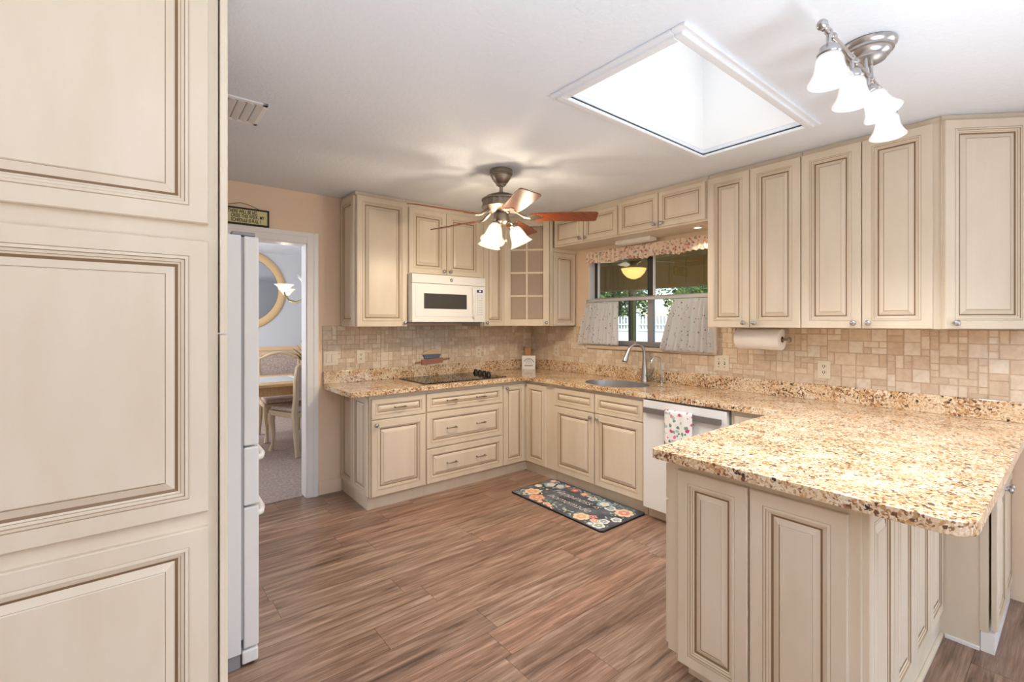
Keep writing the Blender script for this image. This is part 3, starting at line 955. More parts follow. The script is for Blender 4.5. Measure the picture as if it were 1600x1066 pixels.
for (cx, cy, z, rr, hh, nm) in ((-.36, -.42, 1.4072, .05, .1, 'tea_cup'),):
    b = MB(); b.lathe((cx, cy, z), (0, 0, 1), [(0, 0), (rr * .7, 0), (rr, hh * .5), (rr, hh), (rr - .004, hh), (rr - .004, .01), (0, .008)], M['white'], 20)
    tag(b.build('bowl'), 'pale bowl behind the glass on the lowest shelf of the corner cabinet', 'bowl')

# over the window
t = thing('wall_cabinet', (-.17, -1.095, 2.155), 'short cream two-door wall cabinet over the window next to the glass corner cabinet', 'cabinet', 'wall cabinets above the window')
ubody_right(t, .709, 1.4935, 2.152)
door(FUR, .728, 2.165, 1.098, 2.412, t, (1.068, 2.192), .72); door(FUR, 1.108, 2.165, 1.482, 2.412, t, (1.138, 2.192), .72)
t = thing('wall_cabinet', (-.17, -1.89, 2.155), 'short cream two-door wall cabinet over the window next to the tall doors', 'cabinet', 'wall cabinets above the window')
ubody_right(t, 1.4945, 2.2805, 2.152)
door(FUR, 1.503, 2.165, 1.878, 2.436, t, (1.848, 2.192), .72); door(FUR, 1.886, 2.165, 2.265, 2.436, t, (1.916, 2.192), .72)
# tall pairs
t = thing('wall_cabinet', (-.17, -2.58, ZU), 'tall cream two-door wall cabinet beside the window over the paper towels', 'cabinet', 'tall wall cabinets right of the window')
ubody_right(t, 2.2815, 2.8805, ZU)
door(FUR, 2.285, ZU + .001, 2.573, ZUT - .001, t, (2.541, ZU + .032)); door(FUR, 2.578, ZU + .001, 2.878, ZUT - .001, t, (2.610, ZU + .032))
t = thing('wall_cabinet', (-.17, -3.18, ZU), 'tall cream two-door wall cabinet between the towel-roll cabinet and the angled end cabinet', 'cabinet', 'tall wall cabinets right of the window')
ubody_right(t, 2.8815, 3.5175, ZU)
door(FUR, 2.884, ZU + .001, 3.185, ZUT - .001, t, (3.153, ZU + .032)); door(FUR, 3.190, ZU + .001, 3.487, ZUT - .001, t, (3.222, ZU + .032))
# angled end cabinet
t = thing('angled_wall_cabinet', (-.17, -3.65, ZU), 'tall cream single-door wall cabinet turned at an angle at the end of the run', 'cabinet', 'tall wall cabinets right of the window')
A2 = V((-.338, -3.5185, 0)); U2 = V((.70711, -.70711, 0)); N2 = V((-.70711, -.70711, 0))
b = MB(); b.prism([(-.338, -3.5185), (-.045, -3.8115), (-.012, -3.8115), (-.012, -3.5185)], ZU, ZUT, M['cream'])
b.prism([(-.326, -3.5185), (-.045, -3.80), (-.012, -3.80), (-.012, -3.5185)], ZUT, ZC - .002, M['cream']); b.build('body', t)
FA = (A2, U2, N2)
door(FA, .006, ZU + .001, .40, ZUT - .001, t, (.045, ZU + .032))

# ------------------------------------------------------------------ microwave
t = thing('microwave', (-1.32, -.21, 1.425), 'white over-the-range microwave with dark window and keypad', 'microwave')
b = MB(); b.box((-1.70, -.385, 1.425), (-.945, -.013, 1.838), M['appl']); b.box((-1.69, -.38, 1.418), (-.955, -.03, 1.425), M['black_plastic']); b.build('body', t)
FM = fr((-1.70, -.385, 0), (1, 0, 0), (0, -1, 0)); WM = .755
b = MB(); b.fbox(FM, (0, WM), (1.762, 1.838), (0, .034), M['appl']); b.build('vent_panel', t, .003)
b = MB(); b.fbox(FM, (0, .628), (1.427, 1.759), (0, .034), M['appl']); d = b.build('door', t, .004)
b = MB(); b.fbox(FM, (.03, .60), (1.475, 1.745), (.034, .037), M['appl']); b.build('door_frame', d, .003)
b = MB(); b.fbox(FM, (.11, .545), (1.543, 1.675), (.037, .0385), M['mw_glass']); b.build('window', d, .001)
b = MB(); b.tube([FM[0] + FM[1] * .607 + V((0, 0, z)) + FM[2] * q for z, q in ((1.472, .036), (1.48, .056), (1.51, .064), (1.7, .064), (1.733, .056), (1.742, .036))], .0095, M['appl'], 10); b.build('handle', d)
b = MB(); b.fbox(FM, (.631, WM), (1.427, 1.759), (0, .033), M['appl']); kp = b.build('control_panel', t, .003)
b = MB(); b.fbox(FM, (.66, .725), (1.70, 1.727), (.033, .0345), M['display']); b.fbox(FM, (.682, .706), (1.706, 1.721), (.0345, .0348), M['white']); b.build('display', kp)
b = MB()
for j in range(9):
    for i in range(3):
        if (j, i) == (1, 1): continue
        b.fbox(FM, (.662 + i * .024, .676 + i * .024), (1.668 - j * .022, 1.676 - j * .022), (.033, .0336), M['btn'])
b.build('keypad', kp)
b = MB(); b.lathe(FM[0] + FM[1] * .385 + V((0, 0, 1.80)) + FM[2] * .034, FM[2], [(0, 0), (.0165, 0), (.0165, .0015), (0, .0015)], M['grey_print'], 28); lg = b.build('badge', t)
text('badge_monogram', 'GE', .0165, (FM[0], FM[1], V((0, 0, 1)), FM[2]), (.385, 1.80, .0361), lg, M['appl'], .25)

# ------------------------------------------------------------------ pantry, fridge
t = thing('pantry_cabinet', (-3.62, -2.12, 0), 'tall cream pantry cabinet with three stacked raised panels filling the side nearest the camera', 'cabinet')
b = MB(); b.box((-3.93, -2.411, .1), (-3.322, -1.83, ZUT), M['cream']); b.build('body', t)
b = MB(); b.box((-3.93, -2.42, 0), (-3.38, -1.83, .1), M['cream']); b.build('toe_kick', t)
FPn = fr((0, -2.411, 0), (1, 0, 0), (0, -1, 0))
for v0, v1 in ((1.699, 2.43), (.892, 1.651), (.11, .849)):
    b = MB(); front(b, FPn, -3.915, v0, -3.3465, v1, 1.02); b.build('side_panel', t)
FPd = fr((-3.3185, 0, 0), (0, 1, 0), (1, 0, 0))
for v0, v1, kz in ((1.392, 2.436, 1.44), (.11, 1.387, 1.34)):
    for y0, y1, ky in ((-2.428, -2.132, -2.16), (-2.127, -1.834, -2.10)):
        door(FPd, y0, v0, y1, v1, t, (ky, kz), 1.0)

t = thing('refrigerator', (-3.5, -1.345, 0), 'white french-door refrigerator seen edge-on between the pantry and the doorway', 'refrigerator')
b = MB(); b.box((-3.88, -1.80, .06), (-3.1685, -.89, 1.782), M['appl']); b.build('body', t, .003)
b = MB(); b.box((-3.86, -1.79, 0.0), (-3.17, -.90, .06), M['appl_grey']); b.build('base', t)
b = MB(); b.box((-3.168, -1.795, .115), (-3.160, -.895, 1.775), M['gasket']); b.build('gasket', t)
for y0, y1 in ((-1.80, -1.349), (-1.341, -.89)):
    b = MB(); b.box((-3.159, y0, .912), (-3.103, y1, 1.78), M['appl']); d = b.build('door', t, .006)
    yh = y1 - .05 if y0 < -1.5 else y0 + .05
    b = MB(); b.tube([(-3.104, yh, .95), (-3.08, yh, .97), (-3.068, yh, 1.05), (-3.066, yh, 1.3), (-3.068, yh, 1.6), (-3.08, yh, 1.68), (-3.104, yh, 1.70)], .011, M['appl'], 10); b.build('handle', d)
for z0, z1, hz in ((.665, .905, .84), (.075, .657, .60)):
    b = MB(); b.box((-3.159, -1.80, z0), (-3.103, -.89, z1), M['appl']); d = b.build('drawer', t, .006)
    b = MB(); b.tube([(-3.104, -1.73, hz), (-3.082, -1.72, hz), (-3.066, -1.66, hz), (-3.058, -1.345, hz), (-3.066, -1.03, hz), (-3.082, -.97, hz), (-3.104, -.96, hz)], .013, M['appl'], 10); b.build('handle', d)
b = MB(); b.box((-3.165, -1.80, 0.012), (-3.105, -.89, .066), M['appl']); b.build('kick_plate', t, .006)
b = MB(); b.box((-3.20, -1.79, 1.783), (-3.115, -1.735, 1.798), M['appl_grey']); b.build('hinge_cover', t, .003)

# ------------------------------------------------------------------ window
b = MB()
GX0, GX1 = .075, .115
for y0, y1, mm in ((WY1 - .045, WY1, 'alu_dark'), (WY0, WY0 + .045, 'alu_dark'), (-1.548, -1.492, 'alu')):
    b.box((GX0 + .002, y0, WZ0 + .044), (GX1 - .002, y1, 1.632), M[mm])
    b.box((GX0 + .002, y0, 1.663), (GX1 - .002, y1, WZ1 - .039), M['alu_dark'])
b.box((GX0, WY0, WZ0), (GX1, WY1, WZ0 + .045), M['alu'])
b.box((GX0, WY0, WZ1 - .04), (GX1, WY1, WZ1), M['alu_dark'])
b.box((GX0 - .002, WY0 + .001, 1.63), (GX1 + .002, WY1 - .001, 1.665), M['alu'])
for y in (-.918, -1.555):
    b.box((GX0 - .006, y - .012, 1.665), (GX0 + .02, y, WZ1), M['white'])
structure(b.build('window_1', bevel=.002))
b = MB(); b.box((.09, WY0 + .02, WZ0 + .02), (.094, WY1 - .02, WZ1 - .02), M['pane']); structure(b.build('window_1_glass'))
b = MB()
b.box((-.002, WY1 - .006, WZ0), (.12, WY1, WZ1), M['white']); b.box((-.002, WY0, WZ0), (.12, WY0 + .006, WZ1), M['white']); b.box((-.002, WY0, WZ1 - .006), (.12, WY1, WZ1), M['white'])
structure(b.build('window_1_jamb'))
sill = mat('pale_stone_sill', (214, 196, 178), .3)
b = MB(); b.box((-.03, WY0 - .015, WZ0 - .034), (.11, WY1 + .015, WZ0), sill); structure(b.build('window_1_sill', bevel=.005))

# curtain rod, cafe curtains, valance
b = MB(); b.box((-.035, -2.2, 1.624), (-.022, -.862, 1.648), M['rod'])
for y in (-2.19, -.875): b.box((-.035, y - .01, 1.625), (0, y + .01, 1.647), M['white'])
tag(b.build('curtain_rod', bevel=.003), 'flat white curtain rod across the middle of the window', 'curtain rod')
def drape(name, yt0, yt1, yb0, yb1, z0, z1, m, waves, amp, x0, scallop=0.0, label='', cat='curtain', group=None, lift=0.0):
    nu, nv = waves * 8, 22
    vs = []; fs = []
    for j in range(nv + 1):
        tt = j / nv
        for i in range(nu + 1):
            s = i / nu
            yy = (yt0 + (yt1 - yt0) * s) * (1 - tt) + (yb0 + (yb1 - yb0) * s) * tt
            a = amp * (.35 + .65 * min(1, tt * 2.5)) * (.75 + .25 * math.sin(s * 17 + 1))
            ph = s * waves * 2 * PI + .5 * math.sin(s * 9) + tt * .4
            xx = x0 - a * (1 + math.sin(ph))
            if tt < .12: xx -= .006 * math.sin(s * waves * 4 * PI) * (1 - abs(tt - .06) / .06)
            zz = z1 + (z0 - z1) * tt + (scallop * abs(math.sin(s * PI * 4.0)) * tt) + lift * s * tt + .004 * math.sin(ph * 1.0) * tt
            vs.append((xx, yy, zz))
    for j in range(nv):
        for i in range(nu):
            a = j * (nu + 1) + i; fs.append((a, a + 1, a + nu + 2, a + nu + 1))
    b = MB(); b.add(vs, fs, m, True)
    return tag(b.build(name, solid=.0015), label, cat, group)
drape('cafe_curtain', -.872, -1.262, -.775, -1.272, 1.212, 1.618, M['curtain'], 8, .021, -.036, 0, 'white sprigged cafe curtain hanging at the end of the rod near the corner cabinets', 'curtain', 'cafe curtains')
drape('cafe_curtain', -1.83, -2.19, -1.705, -2.2, 1.185, 1.618, M['curtain'], 8, .021, -.036, 0, 'white sprigged cafe curtain hanging at the end of the rod beside the tall cabinets', 'curtain', 'cafe curtains')
drape('valance', -.862, -2.2, -.862, -2.2, 1.985, 2.116, M['valance'], 26, .010, -.030, .018, 'gathered peach floral valance across the top of the window', 'valance')

# under-cabinet light bar and puck lights
t = thing('under_cabinet_light', (-.09, -1.50, 2.152), 'slim white light bar under the cabinets over the window', 'light')
b = MB(); b.box((-.16, -1.68, 2.122), (-.06, -1.315, 2.1515), M['white']); b.build('housing', t, .004)
b = MB(); b.box((-.15, -1.66, 2.117), (-.07, -1.335, 2.122), M['shaft']); b.build('diffuser', t, .002)
t = thing('puck_light', (-.177, -2.116, 2.152), 'small lit round puck light under the cabinet over the window', 'light')
b = MB(); b.lathe((-.177, -2.116, 2.1515), (0, 0, -1), [(0, 0), (.036, 0), (.036, .006), (.030, .009), (.028, .007)], M['white'], 24); b.build('rim', t)
b = MB(); b.lathe((-.177, -2.116, 2.1455), (0, 0, -1), [(.028, 0), (.02, .001), (0, .0015)], M['bulb'], 24); b.build('lens', t)
lamp('SPOT', 'puck_lamp', (-.177, -2.116, 2.13), 3, (1, .86, .66), (0, 0, 0), spot_size=math.radians(120), shadow_soft_size=.02)

# paper towel holder
t = thing('paper_towel_holder', (-.16, -2.56, 1.235), 'white paper towel roll on a metal holder under the wall cabinet', 'paper towels')
FT = V((-.15, 0, 1.309))
b = MB(); b.tube([(-.15, -2.39, 1.309), (-.15, -2.74, 1.309)], .008, M['pewter'], 10); b.lathe((-.15, -2.735, 1.309), (0, -1, 0), [(0, 0), (.008, 0), (.017, .004), (.019, .012), (.014, .02), (0, .023)], M['pewter'], 16)
for y in (-2.395, -2.722): b.tube([(-.15, y, 1.309), (-.15, y, 1.388)], .005, M['pewter'], 8)
b.build('rod', t)
b = MB(); b.lathe((-.15, -2.412, 1.309), (0, -1, 0), [(.02, 0), (.0695, 0), (.071, .003), (.071, .287), (.0695, .29), (.02, .29)], M['paper'], 40); b.build('roll', t)
b = MB(); b.lathe((-.15, -2.411, 1.309), (0, -1, 0), [(.0205, 0), (.0205, .2925), (.018, .2925), (.018, 0)], M['card'], 20); b.build('core', t)

# outlets and switches
def wallplate(name, F, cu, cv, w_, h_, kind, label, cat, group):
    O, U, N = F
    t = thing(name, O + U * cu + V((0, 0, cv - h_ / 2)) + N * .009, label, cat, group)
    b = MB(); b.fbox(F, (cu - w_ / 2, cu + w_ / 2), (cv - h_ / 2, cv + h_ / 2), (.009, .0145), M['plate']); b.build('plate', t, .003)
    n_ = 2 if w_ > .1 else 1
    for k in range(n_):
        c = cu + (k - (n_ - 1) / 2) * .046
        if kind == 'rocker':
            b = MB(); b.fbox(F, (c - .0175, c + .0175), (cv - .034, cv + .034), (.0145, .0152), M['slot']); b.fbox(F, (c - .0165, c + .0165), (cv - .033, cv + .033), (.0145, .0185), M['plate']); b.build('rocker', t, .002)
        elif kind == 'toggle':
            b = MB(); b.fbox(F, (c - .005, c + .005), (cv - .012, cv + .012), (.0145, .0150), M['slot']); b.fbox(F, (c - .0035, c + .0035), (cv - .003, cv + .009), (.0148, .024), M['plate'])
            for s in (-1, 1):
                b.fbox(F, (c - .003, c + .003), (cv + s * .03 - .003, cv + s * .03 + .003), (.0145, .0153), M['slot'])
            b.build('toggle', t)
        else:
            for s in (-1, 1):
                zc = cv + s * .0195
                b = MB(); b.vprism(F, [(c + .0165 * math.cos(2 * PI * i / 20), zc + max(-.013, min(.013, .0165 * math.sin(2 * PI * i / 20)))) for i in range(20)], .0145, .0168, M['plate'])
                for q in (-.006, .006): b.fbox(F, (c + q - .002, c + q + .002), (zc - .002, zc + .0085), (.0168, .0172), M['slot'])
                b.fbox(F, (c - .003, c + .003), (zc - .010, zc - .0045), (.0168, .0172), M['slot'])
                b.build('socket', t)
FWB = fr((0, 0, 0), (1, 0, 0), (0, -1, 0)); FWR = fr((0, 0, 0), (0, -1, 0), (-1, 0, 0))
wallplate('light_switch', FWB, -2.237, 1.124, .117, .118, 'rocker', 'ivory double rocker switch on the tile beside the doorway', 'switch', None)
wallplate('power_outlet', FWB, -1.982, 1.126, .072, .118, 'outlet', 'ivory outlet on the tile under the tall cabinet by the doorway', 'outlet', 'wall outlets on the tile')
wallplate('power_outlet', FWB, -.74, 1.12, .072, .115, 'outlet', 'ivory outlet on the tile behind the cooktop knobs', 'outlet', 'wall outlets on the tile')
wallplate('power_outlet', FWR, .422, 1.12, .072, .112, 'outlet', 'ivory outlet on the window wall near the inside corner', 'outlet', 'wall outlets on the tile')
wallplate('light_switch', FWR, 2.22, 1.113, .117, .122, 'toggle', 'ivory double toggle switch under the paper towels', 'switch', None)
wallplate('power_outlet', FWR, 2.902, 1.116, .075, .118, 'outlet', 'ivory outlet on the tile above the peninsula', 'outlet', 'wall outlets on the tile')

# ------------------------------------------------------------------ small things on the worktop and walls
# pie and rolling pin plaque standing on the upstand
t = thing('pie_plaque', (-1.28, -.02, 1.0185), 'painted wooden plaque of a pie over a rolling pin above the cooktop', 'plaque')
FPl = fr((0, -.012, 0), (1, 0, 0), (0, -1, 0))
b = MB(); b.vprism(FPl, [(-1.40, 1.024), (-1.17, 1.038), (-1.17, 1.083), (-1.40, 1.072)], 0, .014, M['rolling_pin'])
b.vprism(FPl, [(-1.468, 1.034), (-1.40, 1.042), (-1.40, 1.058), (-1.462, 1.052)], .002, .012, M['rolling_pin'])
b.vprism(FPl, [(-1.17, 1.056), (-1.09, 1.062), (-1.09, 1.079), (-1.17, 1.072)], .002, .012, M['rolling_pin']); p_ = b.build('rolling_pin', t, .003)
b = MB()
for i in range(11):
    x = -1.362 + i * .0165; z = 1.050 + (x + 1.36) * .06; h = .018 if i % 3 else .010
    b.vprism(FPl, [(x, z), (x + .004, z), (x + .004, z + h), (x, z + h)], .0142, .0150, M['pie_dish'])
    if i % 2: b.vprism(FPl, [(x, z + h - .003), (x + .011, z + h - .003), (x + .011, z + h), (x, z + h)], .0142, .0150, M['pie_dish'])
b.build('lettering', p_)
b = MB(); b.vprism(FPl, [(-1.365, 1.079), (-1.21, 1.083), (-1.19, 1.12), (-1.385, 1.12)], 0, .014, M['pie_dish']); b.build('pie_dish', t, .002)
b = MB(); b.vprism(FPl, [(-1.40, 1.118), (-1.185, 1.118), (-1.18, 1.128), (-1.205, 1.152), (-1.25, 1.168), (-1.30, 1.17), (-1.345, 1.155), (-1.38, 1.136)], 0, .016, M['pie_crust']); b.build('pie_crust', t, .004)

# white box sign with wooden block behind, in the corner
AX = V((.777, -.629, 0)); NB = V((-.629, -.777, 0))
O = V((-.178, -.158, .9145))
t = thing('box_sign', O, 'small square white box sign standing in the corner of the counter', 'sign')
FBx = (O, AX, NB)
b = MB(); b.fbox(FBx, (-.073, .073), (0, .15), (-.018, .018), M['white']); b.build('block', t, .002)
b = MB()
P2 = lambda cx, cy, r, a0, a1, th, k=14: [(cx + r * math.cos(math.radians(a0 + (a1 - a0) * i / k)), cy + r * math.sin(math.radians(a0 + (a1 - a0) * i / k))) for i in range(k + 1)] + [(cx + (r - th) * math.cos(math.radians(a1 + (a0 - a1) * i / k)), cy + (r - th) * math.sin(math.radians(a1 + (a0 - a1) * i / k))) for i in range(k + 1)]
for i in range(9):
    a = 150 - i * 15; b.vprism(FBx, P2(0, .06, .062, a, a - 10, .011, 3), .018, .0188, M['grey_print'])
b.vprism(FBx, P2(0, .075, .030, 210, -30, .003), .018, .0188, M['grey_print'])
b.vprism(FBx, P2(0, .08, .014, 0, 359, .003), .018, .0188, M['grey_print'])
for i in range(8): b.fbox(FBx, (-.044 + i * .0112, -.036 + i * .0112), (.036, .049), (.018, .0188), M['grey_print'])
b.build('printed_lettering', t)
O3 = V((-.125, -.085, .9145))
b = MB(); b.fbox((O3, AX, NB), (-.035, .035), (0, .235), (-.02, .012), M['wood_box'])
tag(b.build('wooden_block', bevel=.004), 'tan wooden block standing upright behind the white box sign', 'block')

# hanging sign over the doorway
t = thing('hanging_sign', (-2.95, -.02, 2.152), 'black framed pale yellow sign with handwritten joke above the doorway', 'sign')
FS = fr((0, -.003, 0), (1, 0, 0), (0, -1, 0))
sx0, sx1, sz0, sz1 = -3.075, -2.703, 2.155, 2.282
b = MB()
for a0, a1, c0, c1 in ((sx0, sx1, sz0, sz0 + .012), (sx0, sx1, sz1 - .012, sz1), (sx0, sx0 + .012, sz0, sz1), (sx1 - .012, sx1, sz0, sz1)):
    b.fbox(FS, (a0, a1), (c0, c1), (0, .016), M['sign_frame'])
b.build('frame', t, .001)
b = MB(); b.fbox(FS, (sx0 + .01, sx1 - .01), (sz0 + .01, sz1 - .01), (0, .010), M['sign_face']); pn = b.build('panel', t)
for k, line in enumerate(('THERE WILL BE NO', 'CRISIS THIS WEEK. MY', 'SCHEDULE IS FULL !')):
    tx = text('lettering', line, .036, (FS[0], FS[1], V((0, 0, 1)), FS[2]), ((-2.785, -2.738, -2.762)[k], sz1 - .032 - .0315 * k, .0104, .0008), pn, M['ink'], .12, 'RIGHT')
    tx.scale = (.62, 1, 1)
b = MB(); b.tube([(-3.02, -.008, 2.282), (-2.94, -.008, 2.306), (-2.895, -.008, 2.319), (-2.85, -.008, 2.312), (-2.77, -.008, 2.284)], .0018, M['card'], 6); b.build('hanging_wire', t)

# kitchen mat
t = thing('kitchen_mat', (-.8, -1.43, 0), 'dark floral kitchen mat with white script on the floor before the sink', 'mat')
mx0, mx1, my0, my1 = -1.062, -.562, -1.925, -.945
def rrect(x0, y0, x1, y1, r):
    return arc(x1 - r, y1 - r, r, 0, 90, 5) + arc(x0 + r, y1 - r, r, 90, 180, 5) + arc(x0 + r, y0 + r, r, 180, 270, 5) + arc(x1 - r, y0 + r, r, 270, 360, 5)
b = MB(); b.prism(rrect(mx0, my0, mx1, my1, .025), .0005, .010, M['navy_edge']); b.prism(rrect(mx0 + .006, my0 + .006, mx1 - .006, my1 - .006, .02), .010, .0112, M['mat_base'])
zf = .0113
def flower(cx, cy, r, k, m, cm):
    a0 = random.random() * 6
    for layer, (rr, mm, dz) in enumerate(((r, m, 0), (r * .62, cm, .0003), (r * .22, M['f_cream'], .0006))):
        pts = []
        for i in range(k * 6):
            a = a0 + layer + 2 * PI * i / (k * 6)
            q = rr * (.80 + .20 * abs(math.sin(k * (a - a0 - layer) / 2)))
            pts.append((cx + q * math.cos(a), cy + q * math.sin(a)))
        b.prism(pts, zf + dz, zf + dz + .0002, mm)
def leaf(cx, cy, L, a, m):
    c, s = math.cos(a), math.sin(a)
    pts = [(0, 0), (.3 * L, .16 * L), (.65 * L, .14 * L), (L, 0), (.65 * L, -.14 * L), (.3 * L, -.16 * L)]
    pts = [(cx + x * c - y * s, cy + x * s + y * c) for x, y in pts]
    if all(mx0 + .008 < x < mx1 - .008 and my0 + .008 < y < my1 - .008 for x, y in pts):
        b.prism(pts, zf - .0001, zf + .0001, m)
# local coordinates: s along -y from the end by the corner (0..0.98), q across from the cabinets (0..0.5)
L2 = lambda s, q: (mx1 - q, my1 - s)
big = [(.12, .36, .062, 7, 'f_cream', 'f_peach'), (.20, .28, .001, 5, 'f_peach', 'f_peach'), (.24, .42, .055, 6, 'f_peach', 'f_orange'), (.10, .13, .055, 5, 'f_blue', 'f_white'), (.18, .10, .05, 5, 'f_blue', 'f_white'),
       (.33, .07, .036, 5, 'f_red', 'f_pink'), (.44, .075, .032, 5, 'f_pink', 'f_cream'), (.55, .10, .035, 5, 'f_white', 'f_blue'), (.68, .11, .055, 5, 'f_blue', 'f_white'), (.76, .14, .04, 5, 'f_white', 'f_blue'),
       (.88, .13, .062, 7, 'f_cream', 'f_pink'), (.72, .42, .055, 6, 'f_cream', 'f_peach'), (.78, .36, .028, 5, 'f_pink', 'f_red'), (.83, .40, .028, 5, 'f_cream', 'f_pink'), (.88, .36, .036, 5, 'f_white', 'f_blue'),
       (.90, .44, .045, 5, 'f_white', 'f_leaf'), (.92, .27, .036, 5, 'f_white', 'f_blue'), (.84, .46, .030, 5, 'f_blue', 'f_white'), (.38, .45, .026, 5, 'f_cream', 'f_pink'), (.32, .46, .022, 5, 'f_pink', 'f_cream'), (.43, .46, .022, 5, 'f_pink', 'f_cream'),
       (.05, .05, .03, 5, 'f_pink', 'f_white'), (.22, .05, .025, 5, 'f_pink', 'f_cream'), (.05, .23, .03, 5, 'f_cream', 'f_white')]
for i in range(230):
    side = random.random()
    if side < .36: s, q = random.uniform(.03, .95), random.uniform(.02, .09)
    elif side < .72: s, q = random.uniform(.03, .95), random.uniform(.40, .48)
    elif side < .86: s, q = random.uniform(.03, .2), random.uniform(.03, .47)
    else: s, q = random.uniform(.8, .95), random.uniform(.03, .47)
    x, y = L2(s, q)
    leaf(x, y, random.uniform(.02, .05), random.random() * 6.3, M[random.choice(['f_leaf', 'f_white', 'f_leaf', 'f_blue', 'f_white'])])
for s, q, r_, k, m1, m2 in big:
    x, y = L2(s, q); flower(x, y, min(r_ * 1.18, q - .012 if q < .25 else .488 - q, s - .012, .968 - s) if r_ > .01 else .004, k, M[m1], M[m2])
b.build('mat', t)
FMt = (V((0, 0, 0)), V((0, -1, 0)), V((1, 0, 0)), V((0, 0, 1)))
text('lettering', 'Happiness is', .098, FMt, (1.40, -.755, .0118, -.0018), t, M['f_white'], .45, ext=.0002)
text('lettering', 'homemade', .098, FMt, (1.42, -.865, .0118, -.0018), t, M['f_white'], .45, ext=.0002)

# ------------------------------------------------------------------ ceiling fan
FC = V((-1.543, -1.438, 0))
t = thing('ceiling_fan', (FC.x, FC.y, ZC), 'pewter ceiling fan with five cherry blades and three lit glass shades', 'ceiling fan')
Pw = M['pewter']
b = MB(); b.lathe((FC.x, FC.y, ZC - .0005), (0, 0, -1), [(0, 0), (.074, 0), (.079, .004), (.079, .030), (.074, .033), (.074, .040), (.068, .041), (.066, .056), (.048, .083), (.034, .098), (.034, .104), (.024, .105), (.022, .112), (0, .112)], Pw, 32); b.build('canopy', t)
b = MB(); b.lathe((FC.x, FC.y, 2.375), (0, 0, -1), [(.012, 0), (.012, .05), (.02, .052), (.022, .07), (0, .072)], Pw, 16); b.build('downrod', t)
b = MB(); b.lathe((FC.x, FC.y, 2.318), (0, 0, -1), [(0, 0), (.03, 0), (.05, .008), (.105, .026), (.128, .042), (.135, .048), (.135, .056), (.129, .058), (.129, .096), (.135, .098), (.135, .106), (.126, .110), (.10, .125), (.075, .135), (.06, .14), (0, .14)], Pw, 40,
                     flute=lambda r, h, a, i: (r - (.006 if (7 <= i <= 8 and round(a * 40 / (2 * PI)) % 2) else 0), h)); b.build('motor_housing', t)
b = MB(); b.lathe((FC.x, FC.y, 2.178), (0, 0, -1), [(0, 0), (.05, 0), (.052, .01), (.052, .05), (.046, .065), (.03, .078), (.012, .085), (0, .086)], Pw, 28); b.build('switch_housing', t)
zb = 2.15
for k in range(5):
    a = math.radians(-38.983 + (-2 + 72 * k))
    # angle measured from the camera's right, turned to the world
    D = V((math.cos(a), math.sin(a), 0)); S = V((-math.sin(a), math.cos(a), 0))
    tilt = math.radians(13)
    def bp(r, s, dz=0.0):
        return FC + D * r + S * (s * math.cos(tilt)) + V((0, 0, zb - s * math.sin(tilt) + dz))
    prof = [(.20, .050), (.24, .058), (.40, .064), (.58, .068), (.645, .066), (.66, .055)]
    up = [bp(r, s, .003) for r, s in prof] + [bp(r, -s, .003) for r, s in prof[::-1]]
    dn = [bp(r, s, -.003) for r, s in prof] + [bp(r, -s, -.003) for r, s in prof[::-1]]
    kk = len(up)
    b = MB(); b.add(dn + up, [tuple(range(kk))[::-1], tuple(range(kk, 2 * kk))] + [(i, (i + 1) % kk, kk + (i + 1) % kk, kk + i) for i in range(kk)], M['cherry'])
    bl = b.build('blade', t, .001)
    b = MB()
    b.tube([FC + D * .085 + V((0, 0, 2.20)), FC + D * .13 + V((0, 0, 2.172)), FC + D * .165 + V((0, 0, 2.150)), FC + D * .205 + V((0, 0, 2.143))], [.010, .011, .010, .009], Pw, 8)
    pl_ = [(.18, .02), (.205, .046), (.235, .040), (.26, .018), (.285, .012)]
    o_ = [bp(r, s, -.0032) for r, s in pl_] + [bp(r, -s, -.0032) for r, s in pl_[::-1]]
    o2 = [bp(r, s, -.007) for r, s in pl_] + [bp(r, -s, -.007) for r, s in pl_[::-1]]
    kk = len(o_)
    b.add(o2 + o_, [tuple(range(kk))[::-1], tuple(range(kk, 2 * kk))] + [(i, (i + 1) % kk, kk + (i + 1) % kk, kk + i) for i in range(kk)], Pw)
    b.build('blade_iron', bl)
BELL = [(r_ * 1.22, h_ * 1.22) for r_, h_ in [(.020, 0), (.027, .004), (.036, .02), (.043, .045), (.050, .075), (.060, .095), (.068, .104), (.066, .104), (.058, .094), (.048, .075), (.041, .045), (.034, .02), (.025, .006)]]
for k in range(3):
    a = math.radians(-38.983 + (8 + 120 * k))
    D = V((math.cos(a), math.sin(a), 0))
    ax = (D * .42 + V((0, 0, -.91))).normalized()
    p0 = FC + D * .082 + V((0, 0, 2.098))
    b = MB(); b.tube([FC + D * .03 + V((0, 0, 2.112)), FC + D * .06 + V((0, 0, 2.118)), FC + D * .078 + V((0, 0, 2.108)), p0 + ax * .01], [.008, .008, .009, .010], Pw, 8)
    b.lathe(p0, ax, [(0, 0), (.018, 0), (.026, .006), (.027, .022), (.024, .026)], Pw, 18); ho = b.build('lamp_holder', t)
    b = MB(); b.lathe(p0 + ax * .018, ax, BELL, M['shade_warm'], 28); b.build('lamp_shade', ho)
    lamp('POINT', 'fan_lamp', p0 + ax * .095, 25, (1, .79, .54), shadow_soft_size=.022)
